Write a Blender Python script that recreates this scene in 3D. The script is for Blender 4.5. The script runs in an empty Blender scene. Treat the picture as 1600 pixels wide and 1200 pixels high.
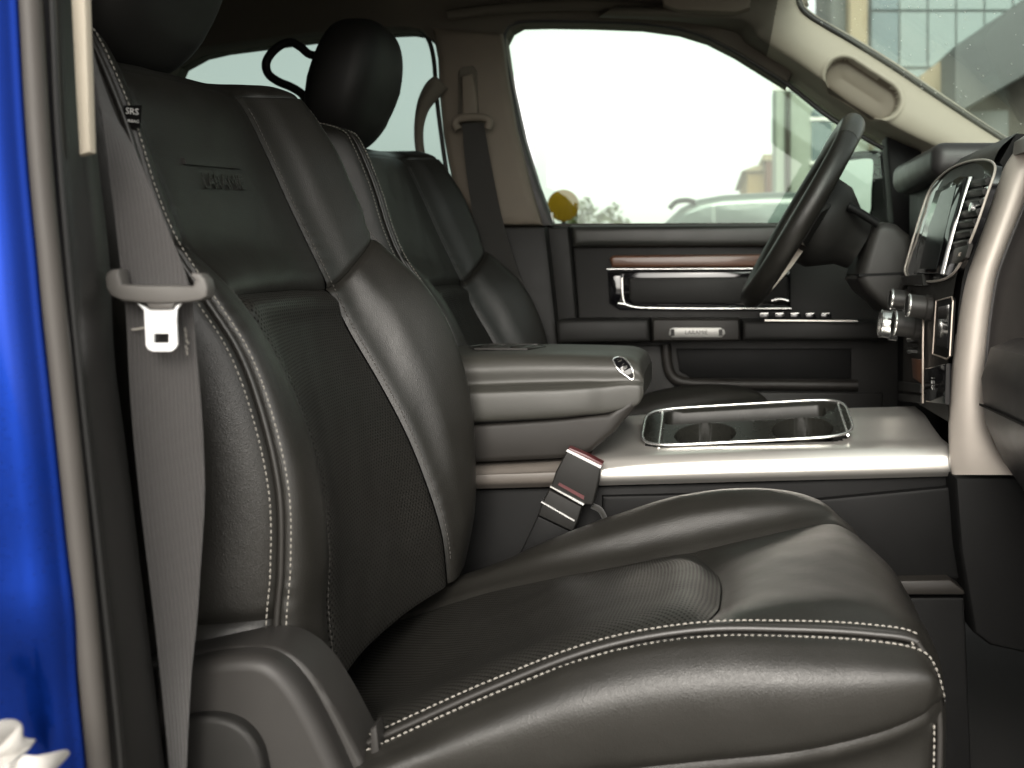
import bpy, bmesh, math, random
import numpy as np
from mathutils import Vector, Matrix
random.seed(7); RNG = np.random.RandomState(7)
sc = bpy.context.scene
COL = sc.collection
# ------------------------------------------------------------------ camera, world, sun, exposure
F, U0, V0, H = 1715.0, 1100.0, 430.0, 1.45        # focal length and optical centre (px of the 1600 px photo), eye height (m)
cam = bpy.data.cameras.new('camera'); cam_o = bpy.data.objects.new('camera', cam); COL.objects.link(cam_o)
cam.sensor_width = 36.0; cam.lens = F / 1600 * 36.0
cam.shift_x = -(U0 - 800) / 1600; cam.shift_y = -(600 - V0) / 1600
cam.clip_start = 0.05; cam.clip_end = 500
cam_o.location = (0, 0, H); cam_o.rotation_euler = (math.radians(90), 0, 0)
cam.dof.use_dof = True; cam.dof.focus_distance = 1.45; cam.dof.aperture_fstop = 6.3
sc.camera = cam_o
SUN_EL, SUN_AZ = math.radians(30), math.radians(-90)   # azimuth measured from +X towards +Y
world = bpy.data.worlds.new('World'); sc.world = world; world.use_nodes = True
wn = world.node_tree.nodes; wl = world.node_tree.links
sky = wn.new('ShaderNodeTexSky'); sky.sky_type = 'NISHITA'; sky.sun_disc = False
sky.sun_elevation = SUN_EL; sky.sun_rotation = math.pi / 2 - SUN_AZ
sky.air_density = 1.0; sky.dust_density = 2.5; sky.ozone_density = 1.0
hs = wn.new('ShaderNodeHueSaturation'); hs.inputs['Saturation'].default_value = 0.10
wt = wn.new('ShaderNodeMix'); wt.data_type = 'RGBA'; wt.blend_type = 'MULTIPLY'; wt.inputs['Factor'].default_value = 1.0; wt.inputs['B'].default_value = (1.0, .968, .915, 1)   # warm, hazy white of the day
wl.new(sky.outputs[0], hs.inputs['Color']); wl.new(hs.outputs[0], wt.inputs['A']); wl.new(wt.outputs['Result'], wn['Background'].inputs[0])
wn['Background'].inputs[1].default_value = 0.15
sun = bpy.data.lights.new('sun', 'SUN'); sun.energy = 0.8; sun.angle = math.radians(28); sun.color = (1.0, 0.93, 0.84)
sun_o = bpy.data.objects.new('sun', sun); COL.objects.link(sun_o)
sd = Vector((math.cos(SUN_EL) * math.cos(SUN_AZ), math.cos(SUN_EL) * math.sin(SUN_AZ), math.sin(SUN_EL)))
sun_o.rotation_euler = (-sd).to_track_quat('-Z', 'Y').to_euler(); sun_o.location = (2, -4, 6)
vs = sc.view_settings; vs.view_transform = 'Standard'; vs.look = 'None'; vs.gamma = 1; vs.use_curve_mapping = False
vs.exposure = 1.45
sc.cycles.use_denoising = True; sc.cycles.max_bounces = 8; sc.cycles.diffuse_bounces = 5; sc.cycles.glossy_bounces = 4
sc.cycles.transparent_max_bounces = 12; sc.cycles.sample_clamp_indirect = 6.0
sc.cycles.caustics_reflective = False; sc.cycles.caustics_refractive = False

# ------------------------------------------------------------------ geometry helpers
def P(u, v, Y): return Vector(((u - U0) * Y / F, Y, H + (V0 - v) * Y / F))
def W(x, Y, z): return Vector((x, Y, H + z))                 # z measured from the eye
def tag(o, label=None, cat=None, group=None, kind=None):
    if label: o['label'] = label
    if cat: o['category'] = cat
    if group: o['group'] = group
    if kind: o['kind'] = kind
    return o
def thing(name, label, cat, loc=(0, 0, 0), group=None):
    o = bpy.data.objects.new(name, None); o.empty_display_size = 0.05; COL.objects.link(o); o.location = loc
    return tag(o, label, cat, group)
def link(o, parent=None):
    COL.objects.link(o)
    if parent is not None:
        o.parent = parent
        if parent.type == 'EMPTY': o.matrix_parent_inverse = Matrix.Translation(-Vector(parent.location))
    return o
def finish(bm, name, mat, parent=None, smooth=True, angle=40, label=None, kind=None):
    me = bpy.data.meshes.new(name)
    if smooth:
        lim = math.radians(angle)
        for f in bm.faces: f.smooth = True
        for e in bm.edges:
            if len(e.link_faces) == 2 and e.calc_face_angle(0) > lim: e.smooth = False
    bm.to_mesh(me); bm.free()
    if mat is not None: me.materials.append(MATS[mat] if isinstance(mat, str) else mat)
    o = bpy.data.objects.new(name, me); link(o, parent)
    return tag(o, label, None, None, kind)
def from_lists(name, verts, faces, mat, parent=None, uv=None, smooth=True, angle=40, kind=None, label=None):
    me = bpy.data.meshes.new(name)
    me.from_pydata([tuple(v) for v in verts], [], faces)
    if uv is not None:
        l = me.uv_layers.new(name='UVMap')
        idx = np.empty(len(me.loops), dtype=np.int32); me.loops.foreach_get('vertex_index', idx)
        l.data.foreach_set('uv', np.asarray(uv, dtype=np.float32)[idx].ravel())
    if smooth:
        me.polygons.foreach_set('use_smooth', [True] * len(me.polygons))
        if angle < 180:
            me.set_sharp_from_angle(angle=math.radians(angle))
    me.materials.append(MATS[mat] if isinstance(mat, str) else mat)
    me.update()
    o = bpy.data.objects.new(name, me); link(o, parent)
    return tag(o, label, None, None, kind)
def cr(pts, n=6, closed=False):
    """Catmull-Rom through a list of points (tuples of any length)"""
    p = [np.array(q, float) for q in pts]; out = []
    N = len(p); segs = N if closed else N - 1
    for i in range(segs):
        if closed: a, b, c, d = p[(i - 1) % N], p[i], p[(i + 1) % N], p[(i + 2) % N]
        else:
            b, c = p[i], p[i + 1]
            a = p[i - 1] if i > 0 else 2 * b - c
            d = p[i + 2] if i + 2 < N else 2 * c - b
        for k in range(n):
            t = k / n
            out.append(0.5 * ((2 * b) + (c - a) * t + (2 * a - 5 * b + 4 * c - d) * t * t + (3 * b - a - 3 * c + d) * t ** 3))
    if not closed: out.append(p[-1])
    return out
def crpx(pts, Y, n=6, closed=False):
    return [P(q[0], q[1], Y) for q in cr(pts, n, closed)]
def interp(poly, v):
    """u at v along a pixel polyline sorted by v, extrapolated linearly"""
    if v <= poly[0][1]: a, b = poly[0], poly[1]
    elif v >= poly[-1][1]: a, b = poly[-2], poly[-1]
    else:
        for a, b in zip(poly, poly[1:]):
            if a[1] <= v <= b[1]: break
    t = (v - a[1]) / (b[1] - a[1]); return a[0] + t * (b[0] - a[0])
def tube(name, path, r, mat, parent=None, n=10, closed=False, flat=1.0, up=None, label=None, kind=None):
    """flat < 1 squashes the section along the second frame axis"""
    path = [Vector(p) for p in path]; N = len(path)
    rs = r if isinstance(r, (list, tuple)) else [r] * N
    tang = []
    for i in range(N):
        a = path[(i - 1) % N] if (closed or i > 0) else path[0]; b = path[(i + 1) % N] if (closed or i < N - 1) else path[-1]
        tang.append((b - a).normalized())
    ref = Vector(up) if up else (Vector((0, 0, 1)) if abs(tang[0].z) < 0.9 else Vector((1, 0, 0)))
    x = (ref - tang[0] * ref.dot(tang[0])).normalized()
    V, Fc = [], []
    for i in range(N):
        if up: x = (ref - tang[i] * ref.dot(tang[i])).normalized()
        else: x = (x - tang[i] * x.dot(tang[i])).normalized()
        y = tang[i].cross(x)
        for k in range(n):
            a = 2 * math.pi * k / n; V.append(path[i] + x * math.cos(a) * rs[i] * flat + y * math.sin(a) * rs[i])
    for i in range(N if closed else N - 1):
        j = (i + 1) % N
        for k in range(n): Fc.append((i * n + k, i * n + (k + 1) % n, j * n + (k + 1) % n, j * n + k))
    if not closed: Fc.append(tuple(range(n))[::-1]); Fc.append(tuple((N - 1) * n + k for k in range(n)))
    return from_lists(name, V, Fc, mat, parent, angle=50, label=label, kind=kind)
def ribbon(name, L, R, mat, parent=None, thick=0.0012, label=None):
    """a strip of webbing between two edge polylines, with thickness and UVs in metres"""
    L = [Vector(p) for p in L]; R = [Vector(p) for p in R]; N = len(L); nc = 8
    V, UV, Fc = [], [], []; s = 0
    for side in (0, 1):
        s = 0
        for i in range(N):
            if i: s += ((L[i] + R[i]) / 2 - (L[i - 1] + R[i - 1]) / 2).length
            a = L[min(i + 1, N - 1)] - L[max(i - 1, 0)]; nrm = (R[i] - L[i]).cross(a).normalized()
            if nrm.y > 0: nrm = -nrm
            w = (R[i] - L[i]).length
            for k in range(nc + 1):
                t = k / nc
                V.append(L[i].lerp(R[i], t) + nrm * (thick if side == 0 else 0)); UV.append((w * t, s))
    m = (nc + 1); o = N * m
    for i in range(N - 1):
        for k in range(nc):
            a = i * m + k; Fc.append((a, a + 1, a + m + 1, a + m)); Fc.append((o + a, o + a + m, o + a + m + 1, o + a + 1))
        Fc.append((i * m, i * m + m, o + i * m + m, o + i * m)); a = i * m + nc; Fc.append((a, o + a, o + a + m, a + m))
    return from_lists(name, V, Fc, mat, parent, uv=UV, angle=60, label=label)
def prism3(name, pts, off, mat, parent=None, bevel=0.0, seg=2, label=None, kind=None, both=False):
    """polygon of 3D points pushed along off; the first face's rim is bevelled"""
    bm = bmesh.new(); off = Vector(off)
    a = [bm.verts.new(p) for p in pts]; b = [bm.verts.new(Vector(p) + off) for p in pts]; n = len(a)
    fa = bm.faces.new(a); fb = bm.faces.new(b[::-1])
    for i in range(n): bm.faces.new((a[i], b[i], b[(i + 1) % n], a[(i + 1) % n]))
    bmesh.ops.recalc_face_normals(bm, faces=bm.faces[:])
    if bevel > 0:
        es = list(fa.edges) + (list(fb.edges) if both else [])
        bmesh.ops.bevel(bm, geom=es, offset=bevel, offset_type='OFFSET', segments=seg, profile=0.5, affect='EDGES', clamp_overlap=True)
    bmesh.ops.triangulate(bm, faces=[f for f in bm.faces if len(f.verts) > 4])
    return finish(bm, name, mat, parent, angle=30, label=label, kind=kind)
def prism(name, poly, Y0, Y1, mat, parent=None, bevel=0.0, seg=2, n=0, label=None, kind=None, both=False):
    """pixel outline placed at depth Y0, extruded straight back to depth Y1"""
    if n: poly = cr(poly, n, True)
    return prism3(name, [P(p[0], p[1], Y0) for p in poly], (0, Y1 - Y0, 0), mat, parent, bevel, seg, label, kind, both)
def frame_prism(name, outer, hole, Y0, Y1, mat, parent=None, label=None, bevel=0.0):
    """a plate with one hole; outer and hole are pixel outlines (any length)"""
    bm = bmesh.new()
    def ring(poly, Y, Ysrc): 
        return [bm.verts.new(Vector((P(p[0], p[1], Ysrc).x, Y, P(p[0], p[1], Ysrc).z))) for p in poly]
    oa, ha, ob, hb = ring(outer, Y0, Y0), ring(hole, Y0, Y0), ring(outer, Y1, Y0), ring(hole, Y1, Y0)
    for o, h in ((oa, ha), (ob, hb)):
        es = [bm.edges.new((o[i], o[(i + 1) % len(o)])) for i in range(len(o))] + [bm.edges.new((h[i], h[(i + 1) % len(h)])) for i in range(len(h))]
        bmesh.ops.triangle_fill(bm, use_beauty=True, use_dissolve=False, edges=es)
    for A, B in ((oa, ob), (ha, hb)):
        for i in range(len(A)): bm.faces.new((A[i], A[(i + 1) % len(A)], B[(i + 1) % len(A)], B[i]))
    bmesh.ops.recalc_face_normals(bm, faces=bm.faces[:])
    if bevel > 0:
        sa = set(oa) | set(ha)
        es = [e for e in bm.edges if e.verts[0] in sa and e.verts[1] in sa and len(e.link_faces) == 2 and e.calc_face_angle(0) > 1.0]
        bmesh.ops.bevel(bm, geom=es, offset=bevel, offset_type='OFFSET', segments=2, profile=0.5, affect='EDGES', clamp_overlap=True)
    return finish(bm, name, mat, parent, angle=30, label=label)
def box(name, lo, hi, mat, parent=None, bevel=0.0, seg=2, rot=None, label=None, kind=None):
    bm = bmesh.new(); bmesh.ops.create_cube(bm, size=1)
    lo, hi = Vector(lo), Vector(hi); c = (lo + hi) / 2; d = hi - lo
    for v in bm.verts: v.co = Vector((v.co.x * d.x, v.co.y * d.y, v.co.z * d.z))
    if bevel > 0: bmesh.ops.bevel(bm, geom=bm.edges[:], offset=bevel, segments=seg, profile=0.5, affect='EDGES', clamp_overlap=True)
    if rot is not None: bmesh.ops.transform(bm, matrix=rot, verts=bm.verts[:])
    bmesh.ops.translate(bm, vec=c, verts=bm.verts[:])
    return finish(bm, name, mat, parent, angle=30, label=label, kind=kind)
def lathe(name, prof, origin, axis, mat, parent=None, n=32, label=None):
    """prof: list of (radius, distance along axis)"""
    axis = Vector(axis).normalized(); x = axis.orthogonal().normalized(); y = axis.cross(x); o = Vector(origin)
    V, Fc = [], []
    for r, h in prof:
        for k in range(n):
            a = 2 * math.pi * k / n; V.append(o + axis * h + (x * math.cos(a) + y * math.sin(a)) * max(r, 1e-5))
    for i in range(len(prof) - 1):
        for k in range(n): Fc.append((i * n + k, i * n + (k + 1) % n, (i + 1) * n + (k + 1) % n, (i + 1) * n + k))
    bm = bmesh.new(); vs_ = [bm.verts.new(v) for v in V]
    for f in Fc: bm.faces.new([vs_[i] for i in f])
    bmesh.ops.remove_doubles(bm, verts=bm.verts[:], dist=1e-4)
    bmesh.ops.recalc_face_normals(bm, faces=bm.faces[:])
    return finish(bm, name, mat, parent, angle=35, label=label)
# --- smooth control grids (Catmull-Rom in both directions)
def crw(xs, N):
    M = np.zeros((len(xs), N + 2))
    for k, x in enumerate(xs):
        i = min(max(int(math.floor(x)), 0), N - 2); t = x - i
        w = 0.5 * np.array([-t + 2 * t * t - t ** 3, 2 - 5 * t * t + 3 * t ** 3, t + 4 * t * t - 3 * t ** 3, -t * t + t ** 3])
        M[k, i:i + 4] += w                                   # columns shifted by one (ghost ends)
    G = np.zeros((N + 2, N)); G[1:-1] = np.eye(N); G[0, 0], G[0, 1] = 2, -1; G[-1, -1], G[-1, -2] = 2, -1
    return M @ G
def geval(C, rs, cs):
    A = crw(rs, C.shape[0]); B = crw(cs, C.shape[1])
    return np.einsum('ir,rck,jc->ijk', A, C, B)
def gnormals(Pt, out):
    du = np.gradient(Pt, axis=0); dv = np.gradient(Pt, axis=1); n = np.cross(du, dv)
    n /= np.maximum(np.linalg.norm(n, axis=2, keepdims=True), 1e-9)
    if (n * out).sum() < 0: n = -n
    return n
def edgespace(a, b, n):
    t = np.linspace(0, 1, n); t = 0.55 * t + 0.45 * (0.5 - 0.5 * np.cos(np.pi * t)); return a + (b - a) * t
def panel(name, C, rr, cc, nr, nc, mat, parent=None, puff=0.004, drop=0.004, dw=0.006, seams='tblr', out=(0.6, -1, 0.3), shape=None, label=None, back=0.0):
    """one upholstered panel: the part rr x cc of the control grid, puffed up and pulled down at its seams"""
    rs, cs = edgespace(rr[0], rr[1], nr), edgespace(cc[0], cc[1], nc)
    Pt = geval(C, rs, cs); out = np.array(out, float); N = gnormals(Pt, out)
    lc = np.concatenate([np.zeros((nr, 1)), np.cumsum(np.linalg.norm(np.diff(Pt, axis=1), axis=2), axis=1)], axis=1)
    lr = np.concatenate([np.zeros((1, nc)), np.cumsum(np.linalg.norm(np.diff(Pt, axis=0), axis=2), axis=0)], axis=0)
    p = (lc / np.maximum(lc[:, -1:], 1e-6)); q = (lr / np.maximum(lr[-1:, :], 1e-6))
    D = puff * np.sqrt(np.clip(4 * p * (1 - p), 0, 1)) * np.clip(4 * q * (1 - q), 0, 1) ** 0.35
    for s, d in (('l', lc), ('r', lc[:, -1:] - lc), ('t', lr), ('b', lr[-1:, :] - lr)):
        if s in seams: D = D - drop * np.exp(-(d / dw) ** 1.5)
    if puff > 0:
        ph = RNG.uniform(0, 6, 6)
        wav = np.sin(Pt[:, :, 0] * 61 + Pt[:, :, 2] * 37 + ph[0]) + np.sin(Pt[:, :, 1] * 73 - Pt[:, :, 2] * 52 + ph[1]) + .6 * np.sin(Pt[:, :, 0] * 118 + Pt[:, :, 1] * 96 + ph[2])
        D = D + .00022 * wav * np.clip(np.minimum(np.minimum(lc, lc[:, -1:] - lc), np.minimum(lr, lr[-1:, :] - lr)) / .02, 0, 1)
        for s, d in (('l', lc), ('r', lc[:, -1:] - lc)):
            if s in seams: D = D + .0008 * np.sin(lr * (2 * np.pi / .017) + 2.2 * np.sin(lr * 47 + ph[3]) + ph[4]) * (.5 + .5 * np.sin(lr * 23 + ph[5])) * np.exp(-(d / .014) ** 2) * (1 - np.exp(-(d / .004) ** 2))
    if shape is not None: D = D + shape(p, q, lc, lr, Pt)
    Pt = Pt + N * D[:, :, None]
    uvc = lc - lc.mean(); uvr = np.repeat(lr.mean(axis=1)[:, None], nc, axis=1)
    uv = np.stack([uvc, uvr], axis=2).reshape(-1, 2)
    Fc = []
    t = np.cross(Pt[1, 0] - Pt[0, 0], Pt[0, 1] - Pt[0, 0]); flip = np.dot(np.cross(Pt[nr//2+1, nc//2] - Pt[nr//2, nc//2], Pt[nr//2, nc//2+1] - Pt[nr//2, nc//2]), N[nr//2, nc//2]) < 0
    for i in range(nr - 1):
        for j in range(nc - 1):
            f = (i * nc + j, (i + 1) * nc + j, (i + 1) * nc + j + 1, i * nc + j + 1)
            Fc.append(f[::-1] if flip else f)
    return from_lists(name, Pt.reshape(-1, 3), Fc, mat, parent, uv=uv, angle=180, label=label)
def stitch_path(C, rs, cs, off, lift, out=(0.6, -1, 0.3), along='r'):
    """points on the surface: along='r' runs down a column, offset sideways by off metres"""
    if along == 'r':
        e = 0.02; A = geval(C, rs, [cs - e, cs, cs + e]); side = A[:, 2] - A[:, 0]; base = A[:, 1]; tan = np.gradient(base, axis=0)
    else:
        e = 0.02; A = geval(C, [rs - e, rs, rs + e], cs); side = A[2] - A[0]; base = A[1]; tan = np.gradient(base, axis=0)
    side /= np.linalg.norm(side, axis=1, keepdims=True); n = np.cross(tan, side); n /= np.linalg.norm(n, axis=1, keepdims=True)
    if (n * np.array(out)).sum() < 0: n = -n
    return base + side * off + n * lift, n
def stitches(name, path, nrm, mat, parent, pitch=0.0062, ln=0.0046, r=0.00075):
    path = np.array(path); nrm = np.array(nrm); d = np.concatenate([[0], np.cumsum(np.linalg.norm(np.diff(path, axis=0), axis=1))])
    V, Fc = [], []
    for k in range(int(d[-1] / pitch)):
        s0 = k * pitch + RNG.uniform(-.0002, .0002); s1 = s0 + ln * RNG.uniform(.92, 1.05)
        a = np.array([np.interp(s0, d, path[:, i]) for i in range(3)]); b = np.array([np.interp(s1, d, path[:, i]) for i in range(3)])
        n = np.array([np.interp((s0 + s1) / 2, d, nrm[:, i]) for i in range(3)])
        t = (b - a) / max(np.linalg.norm(b - a), 1e-9); w = np.cross(t, n); o = len(V)
        for f, sc_ in ((0, .25), (.22, 1), (.78, 1), (1, .25)):
            c = a + (b - a) * f - n * (0.0006 if f in (0, 1) else 0)
            for k2 in range(6):
                g = math.pi * k2 / 3; V.append(c + (w * math.cos(g) + n * math.sin(g)) * r * sc_)
        for i in range(3):
            for k2 in range(6): Fc.append((o + i * 6 + k2, o + i * 6 + (k2 + 1) % 6, o + i * 6 + 6 + (k2 + 1) % 6, o + i * 6 + 6 + k2))
    return from_lists(name, V, Fc, mat, parent, angle=180, kind='stuff')
def text_mesh(name, body, size, origin, xdir, ydir, mat, parent, extrude=0.0003, label=None, sx=1.0):
    cu = bpy.data.curves.new(name, 'FONT'); cu.body = body; cu.size = size; cu.extrude = extrude; cu.align_x = 'CENTER'; cu.align_y = 'CENTER'; cu.resolution_u = 2
    o = bpy.data.objects.new(name, cu); COL.objects.link(o)
    dg = bpy.context.evaluated_depsgraph_get(); me = bpy.data.meshes.new_from_object(o.evaluated_get(dg))
    bpy.data.objects.remove(o); bpy.data.curves.remove(cu)
    xd, yd = Vector(xdir).normalized(), Vector(ydir).normalized(); zd = xd.cross(yd)
    M = Matrix.Translation(Vector(origin)) @ Matrix((xd, yd, zd)).transposed().to_4x4() @ Matrix.Diagonal((sx, 1, 1, 1))
    me.transform(M); me.materials.clear(); me.materials.append(MATS[mat])
    o = bpy.data.objects.new(name, me); link(o, parent); return tag(o, label)
def join_meshes(name, objs, parent, mat, kind=None, label=None):
    bm = bmesh.new()
    for o in objs:
        bm.from_mesh(o.data); me = o.data; bpy.data.objects.remove(o); bpy.data.meshes.remove(me)
    return finish(bm, name, mat, parent, angle=40, kind=kind, label=label)
def copy_tree(o, parent=None, off=Vector((0, 0, 0))):
    c = o.copy(); COL.objects.link(c)
    if parent is None: c.location = Vector(o.location) + off
    else:
        c.parent = parent; c.matrix_parent_inverse = o.matrix_parent_inverse.copy()
    for ch in [x for x in bpy.data.objects if x.parent == o]: copy_tree(ch, c)
    return c

def rbox(x, y, cx, cy, hx, hy, r):
    qx, qy = abs(x - cx) - hx + r, abs(y - cy) - hy + r
    return math.hypot(max(qx, 0), max(qy, 0)) + min(max(qx, qy), 0) - r

# ------------------------------------------------------------------ materials
MATS = {}
def mat(name, base, rough=0.5, metal=0.0, spec=0.5, coat=0.0, noise=0.0, nscale=40.0, bump=0.0, bscale=400.0, bdist=0.0005, sheen=0.0, bkind='noise', wr=0.0, dirt=0.0):
    m = bpy.data.materials.new(name); m.use_nodes = True; nt = m.node_tree; b = nt.nodes['Principled BSDF']
    b.inputs['Base Color'].default_value = (*base, 1); b.inputs['Roughness'].default_value = rough; b.inputs['Metallic'].default_value = metal
    b.inputs['Specular IOR Level'].default_value = spec; b.inputs['Coat Weight'].default_value = coat; b.inputs['Coat Roughness'].default_value = 0.05
    if sheen: b.inputs['Sheen Weight'].default_value = sheen
    tc = nt.nodes.new('ShaderNodeTexCoord')
    if noise > 0 or dirt > 0:
        n = nt.nodes.new('ShaderNodeTexNoise'); n.inputs['Scale'].default_value = nscale; n.inputs['Detail'].default_value = 6
        nt.links.new(tc.outputs['Object'], n.inputs['Vector'])
        mx = nt.nodes.new('ShaderNodeMix'); mx.data_type = 'RGBA'
        mx.inputs['A'].default_value = (*[c * (1 - noise) for c in base], 1); mx.inputs['B'].default_value = (*[min(1, c * (1 + noise)) for c in base], 1)
        nt.links.new(n.outputs['Fac'], mx.inputs['Factor']); nt.links.new(mx.outputs['Result'], b.inputs['Base Color'])
        mr = nt.nodes.new('ShaderNodeMapRange'); mr.inputs['To Min'].default_value = max(0.03, rough - 0.08 - dirt); mr.inputs['To Max'].default_value = min(1, rough + 0.08 + dirt)
        nt.links.new(n.outputs['Fac'], mr.inputs['Value']); nt.links.new(mr.outputs['Result'], b.inputs['Roughness'])
    last = None
    if wr > 0:
        w = nt.nodes.new('ShaderNodeTexNoise'); w.inputs['Scale'].default_value = 38; w.inputs['Detail'].default_value = 3; w.inputs['Distortion'].default_value = 0.6
        nt.links.new(tc.outputs['Object'], w.inputs['Vector'])
        bp = nt.nodes.new('ShaderNodeBump'); bp.inputs['Strength'].default_value = wr; bp.inputs['Distance'].default_value = 0.004
        nt.links.new(w.outputs['Fac'], bp.inputs['Height']); last = bp
    if bump > 0:
        if bkind == 'voronoi':
            t = nt.nodes.new('ShaderNodeTexVoronoi'); t.feature = 'DISTANCE_TO_EDGE'; o = t.outputs['Distance']
        else:
            t = nt.nodes.new('ShaderNodeTexNoise'); t.inputs['Detail'].default_value = 3; o = t.outputs['Fac']
        t.inputs['Scale'].default_value = bscale; nt.links.new(tc.outputs['Object'], t.inputs['Vector'])
        bp = nt.nodes.new('ShaderNodeBump'); bp.inputs['Strength'].default_value = bump; bp.inputs['Distance'].default_value = bdist
        nt.links.new(o, bp.inputs['Height'])
        if last: nt.links.new(last.outputs[0], bp.inputs['Normal'])
        last = bp
    if last: nt.links.new(last.outputs[0], b.inputs['Normal'])
    MATS[name] = m; return m
def perforate(m, pitch=0.0054, rad=0.20):
    """a staggered pattern of punched holes in the leather, laid out in metres on the panel's own UVs"""
    nt = m.node_tree; b = nt.nodes['Principled BSDF']; N = nt.nodes.new; L = nt.links.new
    uv = N('ShaderNodeUVMap'); uv.uv_map = 'UVMap'
    rot = N('ShaderNodeMapping'); rot.inputs['Rotation'].default_value = (0, 0, math.radians(45)); rot.inputs['Scale'].default_value = (1 / pitch, 1 / pitch, 1)
    L(uv.outputs[0], rot.inputs['Vector'])
    fr = N('ShaderNodeVectorMath'); fr.operation = 'FRACTION'; L(rot.outputs[0], fr.inputs[0])
    sb = N('ShaderNodeVectorMath'); sb.operation = 'SUBTRACT'; sb.inputs[1].default_value = (.5, .5, 0); L(fr.outputs[0], sb.inputs[0])
    ln = N('ShaderNodeVectorMath'); ln.operation = 'LENGTH'; L(sb.outputs[0], ln.inputs[0])
    mr = N('ShaderNodeMapRange'); mr.inputs['From Min'].default_value = rad; mr.inputs['From Max'].default_value = rad + 0.12; L(ln.outputs['Value'], mr.inputs['Value'])
    src = b.inputs['Base Color'].links[0].from_socket
    mx = N('ShaderNodeMix'); mx.data_type = 'RGBA'; mx.inputs['A'].default_value = (.005, .005, .0045, 1); L(src, mx.inputs['B']); L(mr.outputs[0], mx.inputs['Factor']); L(mx.outputs['Result'], b.inputs['Base Color'])
    sp = N('ShaderNodeMath'); sp.operation = 'MULTIPLY'; sp.inputs[1].default_value = b.inputs['Specular IOR Level'].default_value; L(mr.outputs[0], sp.inputs[0]); L(sp.outputs[0], b.inputs['Specular IOR Level'])
    bp = N('ShaderNodeBump'); bp.inputs['Strength'].default_value = 0.9; bp.inputs['Distance'].default_value = 0.0012; L(mr.outputs[0], bp.inputs['Height'])
    old = b.inputs['Normal'].links[0].from_socket; L(old, bp.inputs['Normal']); L(bp.outputs[0], b.inputs['Normal'])
def webbing(m):
    nt = m.node_tree; b = nt.nodes['Principled BSDF']; N = nt.nodes.new; L = nt.links.new
    uv = N('ShaderNodeUVMap'); uv.uv_map = 'UVMap'
    w1 = N('ShaderNodeTexWave'); w1.wave_type = 'BANDS'; w1.bands_direction = 'DIAGONAL'; w1.inputs['Scale'].default_value = 260; w1.inputs['Distortion'].default_value = 1.5; w1.inputs['Detail Scale'].default_value = 60
    w2 = N('ShaderNodeTexWave'); w2.wave_type = 'BANDS'; w2.bands_direction = 'X'; w2.inputs['Scale'].default_value = 95
    L(uv.outputs[0], w1.inputs['Vector']); L(uv.outputs[0], w2.inputs['Vector'])
    ad = N('ShaderNodeMath'); ad.operation = 'ADD'; L(w1.outputs['Fac'], ad.inputs[0]); L(w2.outputs['Fac'], ad.inputs[1])
    bp = N('ShaderNodeBump'); bp.inputs['Strength'].default_value = 0.8; bp.inputs['Distance'].default_value = 0.0008; L(ad.outputs[0], bp.inputs['Height']); L(bp.outputs[0], b.inputs['Normal'])
    src = b.inputs['Base Color'].links[0].from_socket; mr = N('ShaderNodeMapRange'); mr.inputs['From Max'].default_value = 2.0; mr.inputs['To Min'].default_value = .55; mr.inputs['To Max'].default_value = 1.35; L(ad.outputs[0], mr.inputs['Value'])
    mx = N('ShaderNodeMix'); mx.data_type = 'RGBA'; mx.blend_type = 'MULTIPLY'; mx.inputs['Factor'].default_value = 1.0; L(src, mx.inputs['A']); L(mr.outputs[0], mx.inputs['B']); L(mx.outputs['Result'], b.inputs['Base Color'])
def glass(name, tint, graze=.6, rough=0.0):
    m = bpy.data.materials.new(name); m.use_nodes = True; nt = m.node_tree; nt.nodes.remove(nt.nodes['Principled BSDF']); N = nt.nodes.new; L = nt.links.new
    t = N('ShaderNodeBsdfTransparent'); t.inputs[0].default_value = (*tint, 1); g = N('ShaderNodeBsdfGlossy'); g.inputs['Roughness'].default_value = rough; g.inputs[0].default_value = (.9, .95, .93, 1)
    fc = N('ShaderNodeLayerWeight'); fc.inputs['Blend'].default_value = 0.5; pw = N('ShaderNodeMath'); pw.operation = 'POWER'; pw.inputs[1].default_value = 5.0
    ml = N('ShaderNodeMath'); ml.operation = 'MULTIPLY_ADD'; ml.inputs[1].default_value = graze; ml.inputs[2].default_value = .02   # Schlick falloff
    L(fc.outputs['Facing'], pw.inputs[0]); L(pw.outputs[0], ml.inputs[0])
    mx = N('ShaderNodeMixShader'); L(ml.outputs[0], mx.inputs[0]); L(t.outputs[0], mx.inputs[1]); L(g.outputs[0], mx.inputs[2]); L(mx.outputs[0], nt.nodes['Material Output'].inputs[0])
    MATS[name] = m; return m
mat('leather', (.0155, .0146, .0126), .37, spec=.46, noise=.18, nscale=14, bump=.55, bscale=520, bdist=.0006, bkind='voronoi', wr=.10)
m = mat('leather_perforated', (.021, .0198, .0172), .40, spec=.42, noise=.18, nscale=14, bump=.3, bscale=520, bdist=.0006, bkind='voronoi', wr=.10); perforate(m)
mat('thread', (.28, .265, .235), .8)
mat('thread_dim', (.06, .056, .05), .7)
mat('piping', (.022, .0205, .0185), .35, bump=.2, bscale=700)
mat('plastic', (.014, .0135, .0125), .50, spec=.22, noise=.15, nscale=30, bump=.25, bscale=1400, bdist=.0003)
mat('plastic_warm', (.019, .017, .015), .50, spec=.3, noise=.15, nscale=25, bump=.25, bscale=1400, bdist=.0003)
mat('plastic_grey', (.022, .0205, .019), .48, spec=.32, noise=.12, nscale=25, bump=.25, bscale=1400, bdist=.0003)
mat('plastic_black', (.007, .007, .007), .52, spec=.10, noise=.2, nscale=30, bump=.2, bscale=1400, bdist=.0003)
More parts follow.
